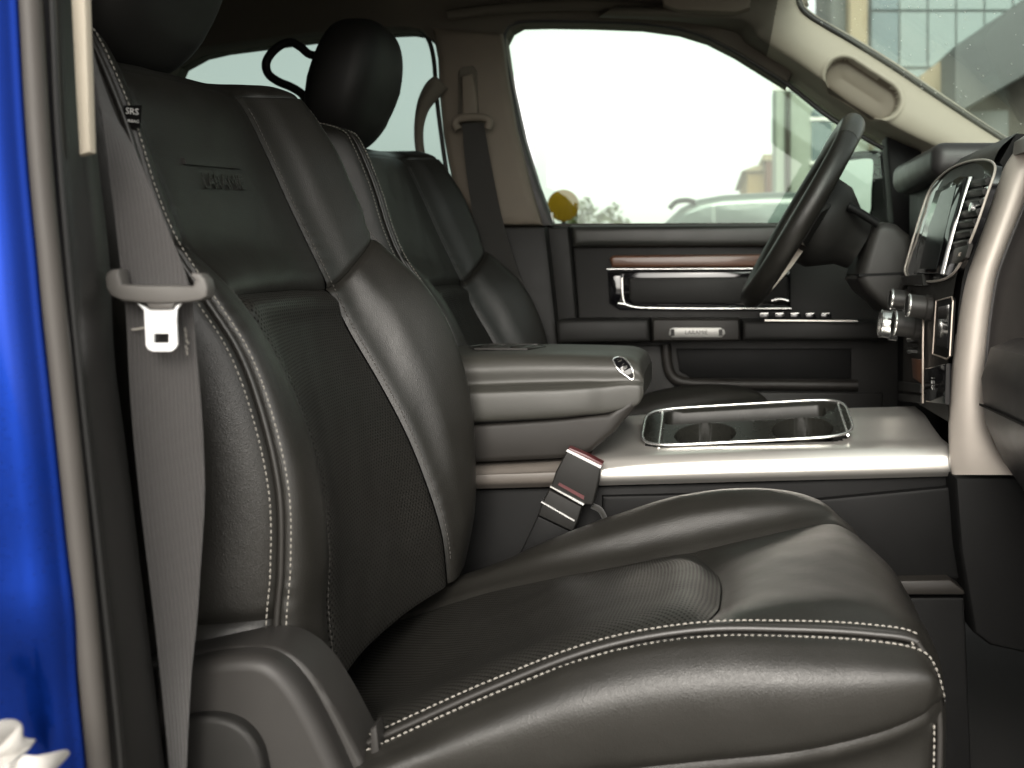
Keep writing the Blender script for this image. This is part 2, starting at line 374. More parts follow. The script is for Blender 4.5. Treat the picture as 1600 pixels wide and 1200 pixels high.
mat('lid_pad', (.036, .035, .030), .46, noise=.12, nscale=20, bump=.3, bscale=600, bkind='voronoi')
mat('soft_pad', (.032, .032, .028), .40, noise=.15, nscale=20, bump=.3, bscale=600, bkind='voronoi')
mat('gloss_black', (.006, .006, .007), .08, coat=.4)
mat('screen', (.006, .008, .008), .22, spec=.10)
mat('rubber', (.045, .041, .037), .55, spec=.35, noise=.2, nscale=18, bump=.15, bscale=500)
mat('rubber_black', (.018, .017, .016), .5, noise=.3, nscale=20, bump=.15, bscale=300)
mat('rubber_dark', (.013, .0125, .0115), .45, noise=.3, nscale=20, bump=.15, bscale=300)
mat('blue_paint', (.0006, .019, .18), .30, metal=.9, coat=.12, noise=.06, nscale=300, bump=.02, bscale=60)
mat('beige_trim', (.33, .297, .238), .65, noise=.06, nscale=30, bump=.3, bscale=1200, bdist=.0003)
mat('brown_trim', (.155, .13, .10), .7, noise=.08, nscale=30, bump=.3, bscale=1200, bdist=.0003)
mat('headliner', (.105, .093, .073), .85, noise=.1, nscale=40, bump=.4, bscale=1600, bdist=.0004)
mat('silver', (.82, .79, .74), .30, metal=.80)
mat('silver_dull', (.50, .43, .37), .42, metal=.55, noise=.05, nscale=60)
mat('chrome', (.88, .88, .86), .20, metal=.9)
mat('steel', (.80, .80, .79), .28, metal=.9, noise=.04, nscale=90, bump=.04, bscale=500)
m = mat('belt', (.034, .031, .030), .72, sheen=.25, noise=.1, nscale=60); webbing(m)
m = mat('belt_dark', (.030, .028, .024), .75, sheen=.15, noise=.1, nscale=60); webbing(m)
mat('tongue_steel', (.90, .91, .92), .32, metal=.35)
mat('plate_metal', (.30, .295, .28), .38, metal=.3)
mat('dash_top', (.22, .21, .19), .5, noise=.1, nscale=25, bump=.3, bscale=900, bdist=.0004)
mat('leather_shaded', (.010, .0095, .0088), .52, spec=.3, noise=.15, nscale=14, bump=.35, bscale=520, bdist=.0006, bkind='voronoi')  # same seat leather, darkened and dulled for the shade on the headrests
mat('silver_side', (.46, .415, .37), .46, metal=.25, noise=.05, nscale=60)
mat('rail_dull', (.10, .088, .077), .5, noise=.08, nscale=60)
mat('latch_plastic', (.07, .066, .061), .5, noise=.1, nscale=40, bump=.2, bscale=1200)
mat('red_plastic', (.07, .012, .014), .4)
mat('white_print', (.72, .72, .70), .6)
mat('dark_print', (.02, .02, .02), .6)
mat('carpet', (.012, .0115, .011), .95, noise=.3, nscale=200, bump=.8, bscale=900, bdist=.003)
mat('white_cloth', (.42, .405, .38), .9, noise=.06, nscale=40, bump=.3, bscale=700, bdist=.0008, sheen=.2)
mat('amber', (.15, .088, .004), .85, spec=.05, noise=.25, nscale=60)
mat('white_paint', (.78, .78, .74), .5)
glass('glass', (.685, .752, .70)); glass('glass_privacy', (.46, .52, .50)); glass('glass_windshield', (.78, .835, .815), .35)
glass('glass_car', (.62, .66, .66))
mat('mirror_glass', (.75, .85, .78), .03, metal=1.0)
mat('ground', (.34, .32, .29), .9, noise=.18, nscale=3, bump=.5, bscale=40, bdist=.01)
mat('dash_pad', (.024, .022, .022), .45, noise=.12, nscale=25, bump=.3, bscale=900, bdist=.0004)
def wood():
    m = bpy.data.materials.new('wood'); m.use_nodes = True; nt = m.node_tree; b = nt.nodes['Principled BSDF']; N = nt.nodes.new; L = nt.links.new
    tc = N('ShaderNodeTexCoord'); mp = N('ShaderNodeMapping'); mp.inputs['Scale'].default_value = (3, 60, 60); L(tc.outputs['Object'], mp.inputs[0])
    n = N('ShaderNodeTexNoise'); n.inputs['Scale'].default_value = 4; n.inputs['Detail'].default_value = 8; n.inputs['Distortion'].default_value = .8; L(mp.outputs[0], n.inputs['Vector'])
    r = N('ShaderNodeValToRGB'); r.color_ramp.elements[0].color = (.055, .022, .012, 1); r.color_ramp.elements[1].color = (.19, .085, .048, 1); L(n.outputs['Fac'], r.inputs[0]); L(r.outputs[0], b.inputs['Base Color'])
    b.inputs['Roughness'].default_value = .35; b.inputs['Coat Weight'].default_value = .3; MATS['wood'] = m
wood()

# ------------------------------------------------------------------ ground (setting)
g = box('ground', (-120, -120, -0.02), (120, 160, 0.0), 'ground'); tag(g, kind='structure')

# ------------------------------------------------------------------ truck cab: floor, pillars, roof, fixed glass
cab = thing('truck_cab', 'blue pickup cab seen through its open front door, with tan pillar trim and roof', 'truck', (0, 1.6, 0.35))
box('floor', W(-1.75, .80, -.80), W(1.0, 2.52, -.76), 'carpet', cab)
box('door_sill', W(-.60, .70, -.82), W(1.0, .80, -.70), 'rubber_dark', cab, bevel=.012)
box('roof', W(-1.8, .76, .655), W(.18, 2.52, .70), 'headliner', cab, bevel=.01)
box('back_wall', W(-1.80, .80, -.80), W(-1.75, 2.52, .66), 'headliner', cab)
box('firewall', W(.72, .80, -.80), W(.78, 2.52, .10), 'carpet', cab)
# near side: painted rear door skin, wrapped round into the shut line
bnd = [(24, -120), (31, 0), (36, 100), (42, 200), (50, 300), (60, 400), (69, 500), (80, 600), (96, 750), (111, 900), (125, 1050), (137, 1200), (146, 1320)]
def col_px(line, du, Y): return [P(q[0] + du, q[1], Y) for q in line]
cols = [col_px(bnd, 3, .82), col_px(bnd, 0, .795)]
cols += [[Vector((p.x - dx, y, p.z)) for p in cols[1]] for dx, y in ((.004, .787), (.011, .779), (.024, .774), (.055, .7715), (.16, .770), (.30, .768), (1.1, .76))]
C = np.array([[list(c[i]) for c in cols] for i in range(len(bnd))])
def dent(p, q, lc, lr, Pt):                                        # shallow pressings low on the panel
    z = Pt[:, :, 2] - H; return .002 * np.exp(-((z + .24) / .03) ** 2) - .002 * np.exp(-((z + .30) / .03) ** 2)
panel('painted_skin', C, (0, len(bnd) - 1), (0, 8), 70, 70, 'blue_paint', cab, puff=0, drop=0, seams='', shape=dent, label='glossy blue painted panel at the left edge')
box('rear_door_upper', W(-1.75, .78, .55), W(-.58, .86, .70), 'plastic_black', cab)
box('rear_door_inner', W(-1.75, .86, -.76), W(-.62, .90, .62), 'plastic_black', cab)
# door seals
seal = [(37, -120), (46, 0), (52, 100), (58, 200), (66, 300), (76, 400), (86, 500), (97, 600), (113, 750), (128, 900), (142, 1050), (155, 1200), (165, 1320)]
tube('door_seal', crpx(seal, .80, 5), .0082, 'rubber', cab, n=14, label='grey rubber bulb seal of the door opening')
lip = [(74, -120), (79, 0), (88, 200), (104, 400), (124, 600), (146, 800), (162, 950), (176, 1080), (187, 1200), (196, 1320)]
tube('seal_lip', crpx(lip, .83, 6), .0042, 'rubber_dark', cab, n=10)
vv = [-120, 0, 130, 250, 400, 560, 700, 900, 1050, 1200, 1320]
inner = [(128, -120), (131, 0), (137, 130), (146, 250), (163, 400), (172, 560), (190, 700), (214, 900), (232, 1050), (250, 1200), (262, 1320)]
C = np.array([[list(P(interp(seal, v) - 4, v, .83)), list(P(interp(lip, v) - 12, v, .846)), list(P(interp(lip, v) + 2, v, .838)), list(P(interp(lip, v) * .6 + interp(inner, v) * .4, v, .852)),
               list(P(interp(inner, v), v, .90)), list(P(interp(inner, v) + 6, v, .96)), list(P(interp(inner, v) - 20, v, 1.02))] for v in vv])
panel('pillar_cover', C, (0, len(vv) - 1), (0, 6), 50, 44, 'rubber_dark', cab, puff=0, drop=0, seams='')
prism('pillar_trim', [(107, -120), (131, -120), (133, 0), (137, 120), (141, 238), (122, 243), (115, 120), (109, 0)], .845, .853, 'beige_trim', cab, bevel=.003, label='pale tan trim strip on the near door pillar')
box('pillar_core', W(-.66, .90, -.76), W(-.585, 1.0, .62), 'plastic_black', cab)
# near roof rail and front pillar (above and right of the frame, they shade the seat)
box('roof_rail', W(-1.75, .74, .56), W(.20, .84, .70), 'headliner', cab, bevel=.02, label='roof rail above the open door')
tube('front_pillar', [W(.16, .80, .62), W(.45, .78, .42), W(.75, .76, .22), W(.92, .74, .08)], .04, 'headliner', cab, n=12)
# far side: roof rail over the windows, B pillar, A pillar, quarter behind the rear window
rail = [(-260, -300), (1330, -300), (1330, -40), (1245, -8), (1262, 60), (1232, 130), (1190, 104), (1150, 79), (1105, 56), (1060, 42), (1000, 34), (920, 31), (850, 30), (808, 31), (792, 40), (783, 58), (774, 74),
        (700, 90), (672, 62), (655, 46), (630, 42), (560, 45), (480, 53), (400, 63), (330, 72), (295, 80), (262, 98), (250, 125), (-260, 125)]
prism('side_rail', rail, 2.43, 2.53, 'headliner', cab, bevel=.012, label='dark tan roof rail over the far windows')
tube('headliner_edge', crpx([(700, 24), (780, 14), (900, 8), (1040, 14), (1130, 26), (1200, 30), (1260, 2)], 2.40, 5), .012, 'headliner', cab, n=8)
prism('sun_visor', [(1030, -30), (1036, 8), (1060, 16), (1150, 19), (1172, 12), (1176, -30)], 2.30, 2.33, 'brown_trim', cab, bevel=.008, label='edge of the folded driver sun visor')
prism('rear_quarter', [(-260, 60), (262, 60), (250, 110), (248, 300), (-260, 300)], 2.44, 2.53, 'plastic_black', cab, bevel=.01)
prism('rear_door_panel', [(-300, 272), (690, 272), (720, 300), (860, 352), (865, 1100), (-300, 1100)], 2.47, 2.53, 'plastic', cab, bevel=.01)
bp = prism('center_pillar', [(672, 40), (783, 50), (792, 120), (806, 200), (828, 290), (846, 352), (735, 352), (706, 292), (697, 250), (690, 210), (684, 150), (681, 90)], 2.41, 2.50, 'brown_trim', cab, bevel=.02, seg=3, label='brown fabric trim of the far door pillar')
prism('belt_guide_slot', [(716, 112), (722, 104), (738, 102), (745, 110), (746, 184), (714, 184)], 2.402, 2.42, 'headliner', bp, bevel=.004)
prism('lower_pillar_trim', [(720, 354), (852, 354), (872, 530), (880, 700), (730, 700)], 2.40, 2.5, 'plastic', cab, bevel=.012)
prism('door_frame_strip', [(770, 56), (783, 46), (796, 130), (815, 215), (838, 290), (862, 353), (838, 353), (818, 290), (800, 220), (784, 140)], 2.435, 2.52, 'rubber_black', cab, bevel=.004)
tube('window_seal', crpx([(862, 353), (838, 290), (815, 215), (797, 130), (787, 75), (790, 48), (806, 35), (850, 32), (920, 33), (1000, 36), (1060, 44), (1105, 58), (1150, 81), (1190, 106), (1232, 133), (1300, 186), (1380, 232)], 2.445, 5), .0055, 'rubber_black', cab, n=8)
tube('rear_window_seal', crpx([(245, 290), (246, 180), (250, 125), (262, 99), (295, 81), (330, 73), (400, 64), (480, 54), (560, 46), (630, 43), (655, 47), (670, 63), (678, 95), (682, 150), (690, 215), (700, 285)], 2.452, 5), .005, 'rubber_black', cab, n=8)
# grab handle on the rear edge of the far pillar
tube('grab_handle', crpx([(690, 128), (676, 142), (662, 165), (655, 195), (655, 225), (660, 252), (668, 282)], 2.40, 6), [.010 + .012 * math.exp(-((i - 4) / 9) ** 2) for i in range(37)], 'headliner', cab, n=12, label='curved grab handle on the far door pillar')
# fixed glass
prism('rear_side_window', [(225, 30), (700, 30), (720, 300), (225, 300)], 2.49, 2.494, 'glass_privacy', cab, label='tinted rear side window')
# A pillar trim, one moulded piece with an oval pocket
up = [(960, 10), (1110, 4), (1236, -40), (1250, 6), (1262, 22), (1290, 40), (1330, 63), (1390, 100), (1450, 140), (1510, 180), (1572, 220), (1640, 262)]
lo = [(930, 31), (1050, 40), (1128, 66), (1150, 79), (1180, 97), (1220, 122), (1260, 152), (1300, 184), (1345, 210), (1395, 232), (1450, 252), (1520, 282)]
def apil(i):
    a, b = up[i], lo[i]; L = lambda t, Y: list(P(a[0] + (b[0] - a[0]) * t, a[1] + (b[1] - a[1]) * t, Y))
    return [L(-.06, 2.40), L(0, 2.36), L(.12, 2.335), L(.40, 2.325), L(.64, 2.335), L(.72, 2.36), L(.86, 2.44), L(1.0, 2.53)]
C = np.array([apil(i) for i in range(len(up))])
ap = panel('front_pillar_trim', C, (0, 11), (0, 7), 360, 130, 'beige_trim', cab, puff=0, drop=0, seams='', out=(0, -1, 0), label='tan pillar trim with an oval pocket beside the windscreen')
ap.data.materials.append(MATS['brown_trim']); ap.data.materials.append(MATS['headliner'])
vc = np.empty(len(ap.data.vertices) * 3); ap.data.vertices.foreach_get('co', vc); vc = vc.reshape(-1, 3)
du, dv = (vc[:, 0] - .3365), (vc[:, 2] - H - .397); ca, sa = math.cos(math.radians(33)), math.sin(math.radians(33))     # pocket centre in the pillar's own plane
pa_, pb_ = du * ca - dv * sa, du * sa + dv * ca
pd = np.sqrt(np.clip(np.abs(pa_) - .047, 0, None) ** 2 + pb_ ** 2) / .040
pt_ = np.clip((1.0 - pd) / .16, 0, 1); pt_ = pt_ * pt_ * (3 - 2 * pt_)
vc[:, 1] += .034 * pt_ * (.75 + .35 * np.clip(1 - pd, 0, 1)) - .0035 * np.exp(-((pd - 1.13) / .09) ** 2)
ap.data.vertices.foreach_set('co', vc.ravel())
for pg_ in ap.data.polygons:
    if sum(pt_[i] for i in pg_.vertices) / 4 > .5: pg_.material_index = 1  # brown faces put the pocket's inner shade into the colour
    elif pg_.center.x < .145 + .18 * (pg_.center.z - H - .52): pg_.material_index = 2      # darker headliner colour paints the shade where the trim meets the roof
ap.data.update()
tube('windscreen_seal', crpx(up[2:], 2.345, 5), .0065, 'rubber_black', cab, n=8)
# windscreen and its header
ws = [W(.150, .82, .607), W(.150, 2.40, .607), W(.95, 2.40, .070), W(.95, .82, .070)]
wsg = prism3('windscreen', ws, (.003, 0, .005), 'glass_windshield', cab)
box('windscreen_header', W(.08, .82, .60), W(.20, 2.42, .66), 'headliner', cab, bevel=.02)
# dust specks and dried splashes on the windscreen
bm = bmesh.new(); nrm = Vector((.557, 0, .83))
for k in range(220):
    t = RNG.uniform(.05, .62); Y = RNG.uniform(1.3, 2.38); p = W(.150 + t * .80, Y, .607 - t * .537) - nrm * .001
    s = RNG.uniform(.0005, .0013) * (1.8 if RNG.rand() < .08 else 1)
    M = Matrix.Translation(p) @ nrm.to_track_quat('Z', 'Y').to_matrix().to_4x4() @ Matrix.Diagonal((s, s * RNG.uniform(1, 2.4), s * .3, 1))
    bmesh.ops.create_icosphere(bm, subdivisions=1, radius=1, matrix=M)
finish(bm, 'dust_speck', 'white_paint', wsg, kind='stuff')
# outboard black corner between mirror and dash
prism('mirror_sail', [(1384, 205), (1440, 235), (1440, 380), (1398, 380), (1392, 300)], 2.44, 2.50, 'plastic_black', cab, bevel=.006)

# ------------------------------------------------------------------ front passenger seat
SEAT_Y = 1.30
seat = thing('car_seat', 'black leather front seat with pale double stitching, nearest the open door', 'car seat', (-.1, SEAT_Y, H - .76), 'front seats')
b2p = [(128, 20), (140, 60), (165, 100), (190, 170), (207, 230), (230, 300), (262, 375), (290, 420), (330, 480), (380, 560), (408, 640), (425, 700), (438, 780), (441, 850), (438, 900), (433, 960), (430, 1020), (430, 1100)]
b3p = [(190, 120), (215, 200), (237, 265), (270, 355), (290, 387), (322, 417), (368, 462), (400, 500), (448, 598), (475, 660), (495, 730), (508, 800), (514, 880), (511, 940), (508, 990), (520, 1060), (525, 1080)]
b4p = [(380, 160), (400, 195), (425, 250), (470, 350), (510, 430), (542, 500), (600, 600), (652, 700), (684, 790), (700, 850), (704, 900)]
b5p = [(478, 166), (520, 230), (560, 320), (582, 372), (640, 420), (690, 490), (716, 560), (730, 620), (738, 700), (738, 780), (730, 850), (718, 890)]
Z2 = [.222, .15, .085, .034, -.02, -.075, -.14, -.21, -.28, -.33, -.41]
Z3 = [.197, .14, .08, .028, -.018, -.075, -.14, -.21, -.28, -.34, -.42]
Z4 = [.222, .16, .10, .045, -.0145, -.07, -.14, -.21, -.28, -.345, -.41]
Z5 = [.232, .175, .13, .09, .052, -.02, -.10, -.18, -.25, -.32, -.40]
def colz(poly, zs, Y): return [np.array([(interp(poly, V0 - z * F / Y) - U0) * Y / F, Y, z + H]) for z in zs]
c2, c3, c4, c5 = colz(b2p, Z2, 1.05), colz(b3p, Z3, 1.12), colz(b4p, Z4, 1.46), colz(b5p, Z5, 1.54)
rec = [.0, .004, .008, .012, .010, .016, .020, .022, .022, .018, .014]
rows = []
for i in range(11):
    m1, m2 = c3[i] * .68 + c4[i] * .32, c3[i] * .32 + c4[i] * .68
    m1[0] -= rec[i]; m2[0] -= rec[i]
    wide = .5 + .5 * min(1, i / 4)
    bo = (c2[i] + c3[i]) / 2 + np.array([.010, -.004, 0]) * wide; bi = (c4[i] * .5 + c5[i] * .5) + np.array([.006, .0, 0]) * wide
    rows.append([c2[i] + [-.20, .05, 0], c2[i] + [-.15, .010, 0], c2[i] + [-.075, -.018, 0], c2[i], bo, c3[i], m1, m2, c4[i], bi, c5[i], c5[i] + [-.03, .028, 0], c5[i] + [-.12, .036, 0]])
def toprow(dx, dz, pinch):
    r = []
    for k, p in enumerate(rows[0]):
        q = p + np.array([dx, 0, dz]); q[1] = SEAT_Y + (q[1] - SEAT_Y) * pinch
        if k in (0, 1, 2): q[0] = p[0] + dx * .3
        r.append(q)
    return r
rows = [toprow(-.14, -.06, .93), toprow(-.115, .0, .94), toprow(-.07, .030, .95), toprow(-.022, .022, .98)] + rows
BK = np.array(rows); T0 = 4                                        # row T0 is the front crease at the top
R3, R4, RB = T0 + 3, T0 + 4, T0 + 10
back = panel('backrest_side', BK, (2.0, RB - 1.0), (0, 3), 70, 40, 'leather', seat, puff=.008, drop=.004, dw=.007, seams='rb', out=(0, -1, 0))
panel('backrest_side', BK, (RB - 1.0, RB), (0, 3), 16, 30, 'leather', seat, puff=.006, drop=.004, dw=.007, seams='tr', out=(0, -1, 0))
panel('outer_wing', BK, (2.0, R3), (3, 5), 50, 30, 'leather', seat, puff=.004, seams='lrb')
panel('outer_bolster', BK, (R3, RB), (3, 5), 90, 34, 'leather', seat, puff=.006, seams='lrt')
upp = panel('upper_panel', BK, (T0 - .55, R4), (5, 8), 70, 70, 'leather', seat, puff=.006, drop=.005, dw=.008, seams='lrb')
def roll(p, q, lc, lr, Pt): return .006 * np.exp(-((lr - .022) / .018) ** 2)
panel('lower_insert', BK, (R4, RB), (5, 8), 90, 70, 'leather_perforated', seat, puff=.006, drop=.007, dw=.010, seams='lrt', shape=roll)
panel('inner_wing', BK, (T0 - .55, R4), (8, 10.6), 60, 40, 'leather', seat, puff=.003, drop=.004, dw=.005, seams='lb')
panel('inner_bolster', BK, (R4, RB), (8, 10.6), 80, 44, 'leather', seat, puff=.006, drop=.005, dw=.006, seams='lt')
panel('inner_side', BK, (2.0, RB), (10.6, 12), 60, 20, 'leather', seat, puff=.0, drop=.003, seams='l', out=(0, 1, 0))
panel('backrest_top', BK, (0, T0 - .55), (5, 10.6), 30, 80, 'leather', seat, puff=.002, drop=.003, seams='b', out=(0, 0, 1))
panel('backrest_top', BK, (0, 2.0), (0, 5), 20, 50, 'leather', seat, puff=.0, drop=.0, seams='', out=(0, 0, 1))
bk = BK[:, [0, 12]]; V = [tuple(p) for r in bk for p in r]; n_ = len(bk)
from_lists('back_shell', V, [(2 * i, 2 * i + 1, 2 * i + 3, 2 * i + 2) for i in range(n_ - 1)], 'plastic', seat)
# stitching and piping down the backrest
rr = np.linspace(2.2, RB - .05, 220)
for off in (-.0095, .0085):
    pth, nn = stitch_path(BK, rr, 3, off, .0015, (.3, -1, 0)); stitches('stitching', pth, nn, 'thread', seat)
pth, nn = stitch_path(BK, rr, 3, .0, -.0005, (.3, -1, 0)); tube('piping', [Vector(p) for p in pth[::3]], .0032, 'piping', seat, n=8)
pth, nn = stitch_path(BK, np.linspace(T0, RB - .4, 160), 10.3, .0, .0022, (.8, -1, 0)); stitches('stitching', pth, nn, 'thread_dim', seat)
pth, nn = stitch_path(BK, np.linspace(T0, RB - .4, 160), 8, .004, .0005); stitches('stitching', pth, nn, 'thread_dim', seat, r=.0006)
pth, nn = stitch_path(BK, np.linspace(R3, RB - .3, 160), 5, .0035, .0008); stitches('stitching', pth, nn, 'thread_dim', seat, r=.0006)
# embossed patch on the upper panel
def on_upper(x, y, lift, r0=T0 + 1.60, c0=6.30):
    A = geval(BK, [r0, r0 + .02], [c0, c0 + .02]); lx = np.linalg.norm(A[0, 1] - A[0, 0]) / .02; ly = np.linalg.norm(A[1, 0] - A[0, 0]) / .02
    B = geval(BK, [r0 - y / ly, r0 - y / ly + .02], [c0 + x / lx, c0 + x / lx + .02]); n = np.cross(B[0, 1] - B[0, 0], B[1, 0] - B[0, 0]); n /= np.linalg.norm(n)
    if n[0] < 0: n = -n
    return Vector(B[0, 0] + n * (lift + .0084))
eb = [on_upper(x, y, .0) for x, y in [(-.075 + .015 * k, .018) for k in range(11)] + [(.075 - .015 * k, .011) for k in range(11)]]
prism3('embossed_bar', eb, (-.004, 0, 0), 'leather', upp)
et = text_mesh('embossed_lettering', 'LARAMIE', .027, (0, 0, 0), (1, 0, 0), (0, 1, 0), 'leather', upp, extrude=.0010)
for v in et.data.vertices: v.co = on_upper(v.co.x * 1.05 + .012, v.co.y - .008, v.co.z * .5)
# airbag tag sewn into the side seam
ta = stitch_path(BK, np.linspace(T0 + .80, T0 + 1.2, 5), 3, .004, .004, (.3, -1, 0))[0]
tg0 = Vector(ta[2]); tx, tz = Vector((.95, .0, -.10)).normalized(), Vector((.25, -.15, 1)).normalized(); tz = (tz - tx * tz.dot(tx)).normalized(); tn = tx.cross(tz)
if tn.y > 0: tn = -tn
tq = prism3('airbag_tag', [tg0 + tx * a + tz * b for a, b in ((-.006, .011), (.011, .013), (.010, -.009), (-.005, -.011))], -tn * .001, 'plastic_black', seat, label='small black tag with white letters on the seat seam')
text_mesh('lettering', 'SRS', .0085, tg0 + tn * .0006 + tz * .006 + tx * .0025, tx, tz, 'white_print', tq, extrude=.0002)
text_mesh('lettering', 'AIRBAG', .0040, tg0 + tn * .0006 - tz * .003 + tx * .0025, tx, tz, 'white_print', tq, extrude=.0002)

# cushion
def at_x(poly, Y, x):
    u = U0 + x * F / Y; q = [(b, a) for a, b in poly]                # interp on u
    return (V0 - interp(q, u)) * Y / F
pip = [(520, 1186), (590, 1155), (700, 1105), (850, 1040), (1000, 992), (1100, 984), (1250, 984), (1400, 993), (1440, 1006)]
fse = [(600, 975), (700, 940), (800, 913), (1075, 862), (1200, 832), (1310, 812)]
crs = [(660, 925), (735, 905), (800, 873), (900, 830), (1000, 795), (1100, 773), (1200, 767), (1270, 784), (1300, 800)]
cre = [(560, 1260), (850, 1217), (1000, 1200), (1290, 1170), (1420, 1135), (1470, 1112)]
XR = [-.42, -.30, -.20, -.10, -.005, .085, .155, .198]
G = []
for i, x in enumerate(XR):
    sh = [0, 0, 0, .004, .020, .010, 0, 0][i]; s3 = [0, 0, 0, 0, -.002, 0, 0, 0][i]
    pz, fz, cz = at_x(pip, 1.02, min(x + s3, .200)), at_x(fse, 1.45, min(x, .178)), at_x(crs, 1.53, min(x, .16))
    if i == 7: fz -= .010; cz -= .030
    bul = [-.012, -.006, .002, .006, .004, .010, .012, .004][i]
    mid = lambda t: pz * (1 - t) + fz * t
    xf = x - (.010 if i == 4 else 0) - (.012 if i == 7 else 0)
    G.append([W(x + s3, 1.02, pz), W(x + sh * .6, 1.07, mid(.12) + bul * .5 + .006), W(x + sh, 1.16, mid(.32) + bul), W(x + sh, 1.30, mid(.65) + bul), W(xf + sh * .2, 1.45, fz), W(xf, 1.495, (fz * .45 + cz * .55) + .010), W(xf, 1.535, cz), W(xf, 1.565, cz - .035), W(xf, 1.572, cz - .12), W(xf, 1.57, -.60)])
last = G[-1]
for dx, dz, cxx in ((.017, -.026, .012), (.026, -.075, .020), (.024, -.16, .020), (.015, -.27, .012)):
    G.append([Vector((last[0].x + dx * .8, 1.02, last[0].z + dz))] + [Vector((p.x + dx + cxx * (1 - abs(k - 3) / 4.0), p.y, p.z + dz)) for k, p in enumerate(last) if 0 < k < 7] + [Vector((p.x + dx * .3, p.y, p.z + dz * (.6 if k == 7 else .3))) for k, p in enumerate(last) if k >= 7])
CU = np.array([[list(p) for p in r] for r in G])
def ridge(p, q, lc, lr, Pt): return .009 * np.exp(-((lr[-1:, :] - lr - .035) / .032) ** 2) * np.clip(4 * p * (1 - p), 0, 1) ** .9
up_ = (.1, -.6, 1)
cs_in = panel('cushion_insert', CU, (0, 4), (0, 4), 90, 80, 'leather_perforated', seat, puff=.004, drop=.012, dw=.016, seams='', shape=lambda p, q, a, b, c: ridge(p, q, a, b, c) - .013 * np.clip(5 * p * (1 - p), 0, 1) ** .7 * np.exp(-((b[-1:, :] - b) / .016) ** 1.5) - .005 * np.exp(-((a[:, -1:] - a) / .006) ** 1.5), out=up_)
panel('cushion_front', CU, (4, 11), (0, 4), 110, 80, 'leather', seat, puff=.002, drop=.012, dw=.022, seams='', shape=lambda p, q, a, b, c: -.013 * np.clip(5 * p * (1 - p), 0, 1) ** .7 * np.exp(-(b / .024) ** 1.5) -.004 * np.exp(-((a[:, -1:] - a) / .006) ** 1.5), out=(.4, -.5, 1))
panel('cushion_bolster', CU, (0, 11), (4, 9), 110, 70, 'leather', seat, puff=.003, drop=.005, dw=.007, seams='l', out=(.2, -.4, 1))
# near side wall of the cushion
SD = []
for i, x in enumerate(XR + [.212, .220]):
    if i < 8: pz = at_x(pip, 1.02, min(x + [0, 0, 0, 0, -.002, 0, 0, 0][i], .200))
    else: pz = [-.358, -.385][i - 8]
    cz = at_x(cre, .99, min(x, .212)); yy = [0, 0, 0, 0, 0, 0, .002, .008, .018, .026][i]
    SD.append([W(x, 1.02, pz), W(x, .996 + yy * .5, pz - .010), W(x, .976 + yy, pz * .62 + cz * .38), W(x, .984 + yy, cz), W(x, 1.0 + yy, cz - .03), W(x - .002, 1.004 + yy, cz - .10), W(x - .006, 1.01 + yy, -.70)])
SD = np.array([[list(p) for p in r] for r in SD])
panel('cushion_side', SD, (0, 9), (0, 3), 100, 36, 'leather', seat, puff=.003, drop=.004, dw=.006, seams='lr', out=(0, -1, .2))
panel('cushion_skirt', SD, (0, 9), (3, 6), 80, 26, 'leather', seat, puff=.002, drop=.004, dw=.006, seams='l', out=(0, -1, 0))
rr = np.linspace(.72, 7.05, 240)
for off in (-.0, ):
    pass
pth, nn = stitch_path(CU, rr, 0.0, .010, .0038, up_); stitches('stitching', pth, nn, 'thread', seat, r=.0008)
pth, nn = stitch_path(SD, np.linspace(.72, 9, 260), 0.0, .012, .0026, (0, -1, .3)); stitches('stitching', pth, nn, 'thread', seat, r=.0008)
for off, r_ in ((.0, .0036), (.0055, .0026)):
    pth, nn = stitch_path(CU, rr, 0.0, off, .0002, up_); tube('piping', [Vector(p) for p in pth[::3]], r_, 'piping', seat, n=8)
pth = [np.array(v) for v in CU[7:11, 0]]; pth = cr([tuple(q) for q in pth], 12)
tube('piping', [Vector(q) for q in pth], .0034, 'piping', seat, n=8)
pa = np.array(pth); stitches('stitching', pa + np.array([-.006, -.0045, .002]), np.tile([.2, -1, .2], (len(pa), 1)), 'thread', seat, r=.0009)
tube('cushion_core', [W(-.45, 1.30, -.62), W(.16, 1.30, -.55)], .20, 'plastic_black', seat, n=16, flat=.55)
box('seat_base', W(-.36, 1.06, -.76), W(.12, 1.54, -.58), 'plastic_black', seat, bevel=.02)
# recliner shield on the near side
O_ = [(215, 1042), (250, 1030), (320, 1016), (390, 1009), (438, 1015), (480, 1045), (515, 1095), (545, 1150), (578, 1215), (610, 1290)]
I_ = [(235, 1052), (320, 1032), (390, 1027), (430, 1040), (463, 1075), (490, 1120), (515, 1170), (540, 1225), (570, 1290)]
sh = prism('recliner_shield', [tuple(q) for q in cr(O_, 5)] + [(610, 1500), (200, 1500)], .992, 1.05, 'plastic_grey', seat, bevel=.006, seg=3, label='grey plastic recliner shield at the seat hinge')
prism('shield_face', [tuple(q) for q in cr(I_, 5)] + [(570, 1480), (215, 1480)], .966, .992, 'plastic_grey', sh, bevel=.022, seg=5)
prism('shield_dark_piece', [tuple(q) for q in cr([(255, 1140), (290, 1124), (335, 1121), (375, 1135), (402, 1168), (414, 1215)], 4)] + [(414, 1290), (240, 1290)], .952, .967, 'plastic', sh, bevel=.006, seg=3)  # raised darker piece low on the shield
prism('seam_tab', [(578, 1140), (588, 1132), (592, 1170), (592, 1215), (580, 1215)], 1.0, 1.02, 'plastic_grey', seat, bevel=.002)

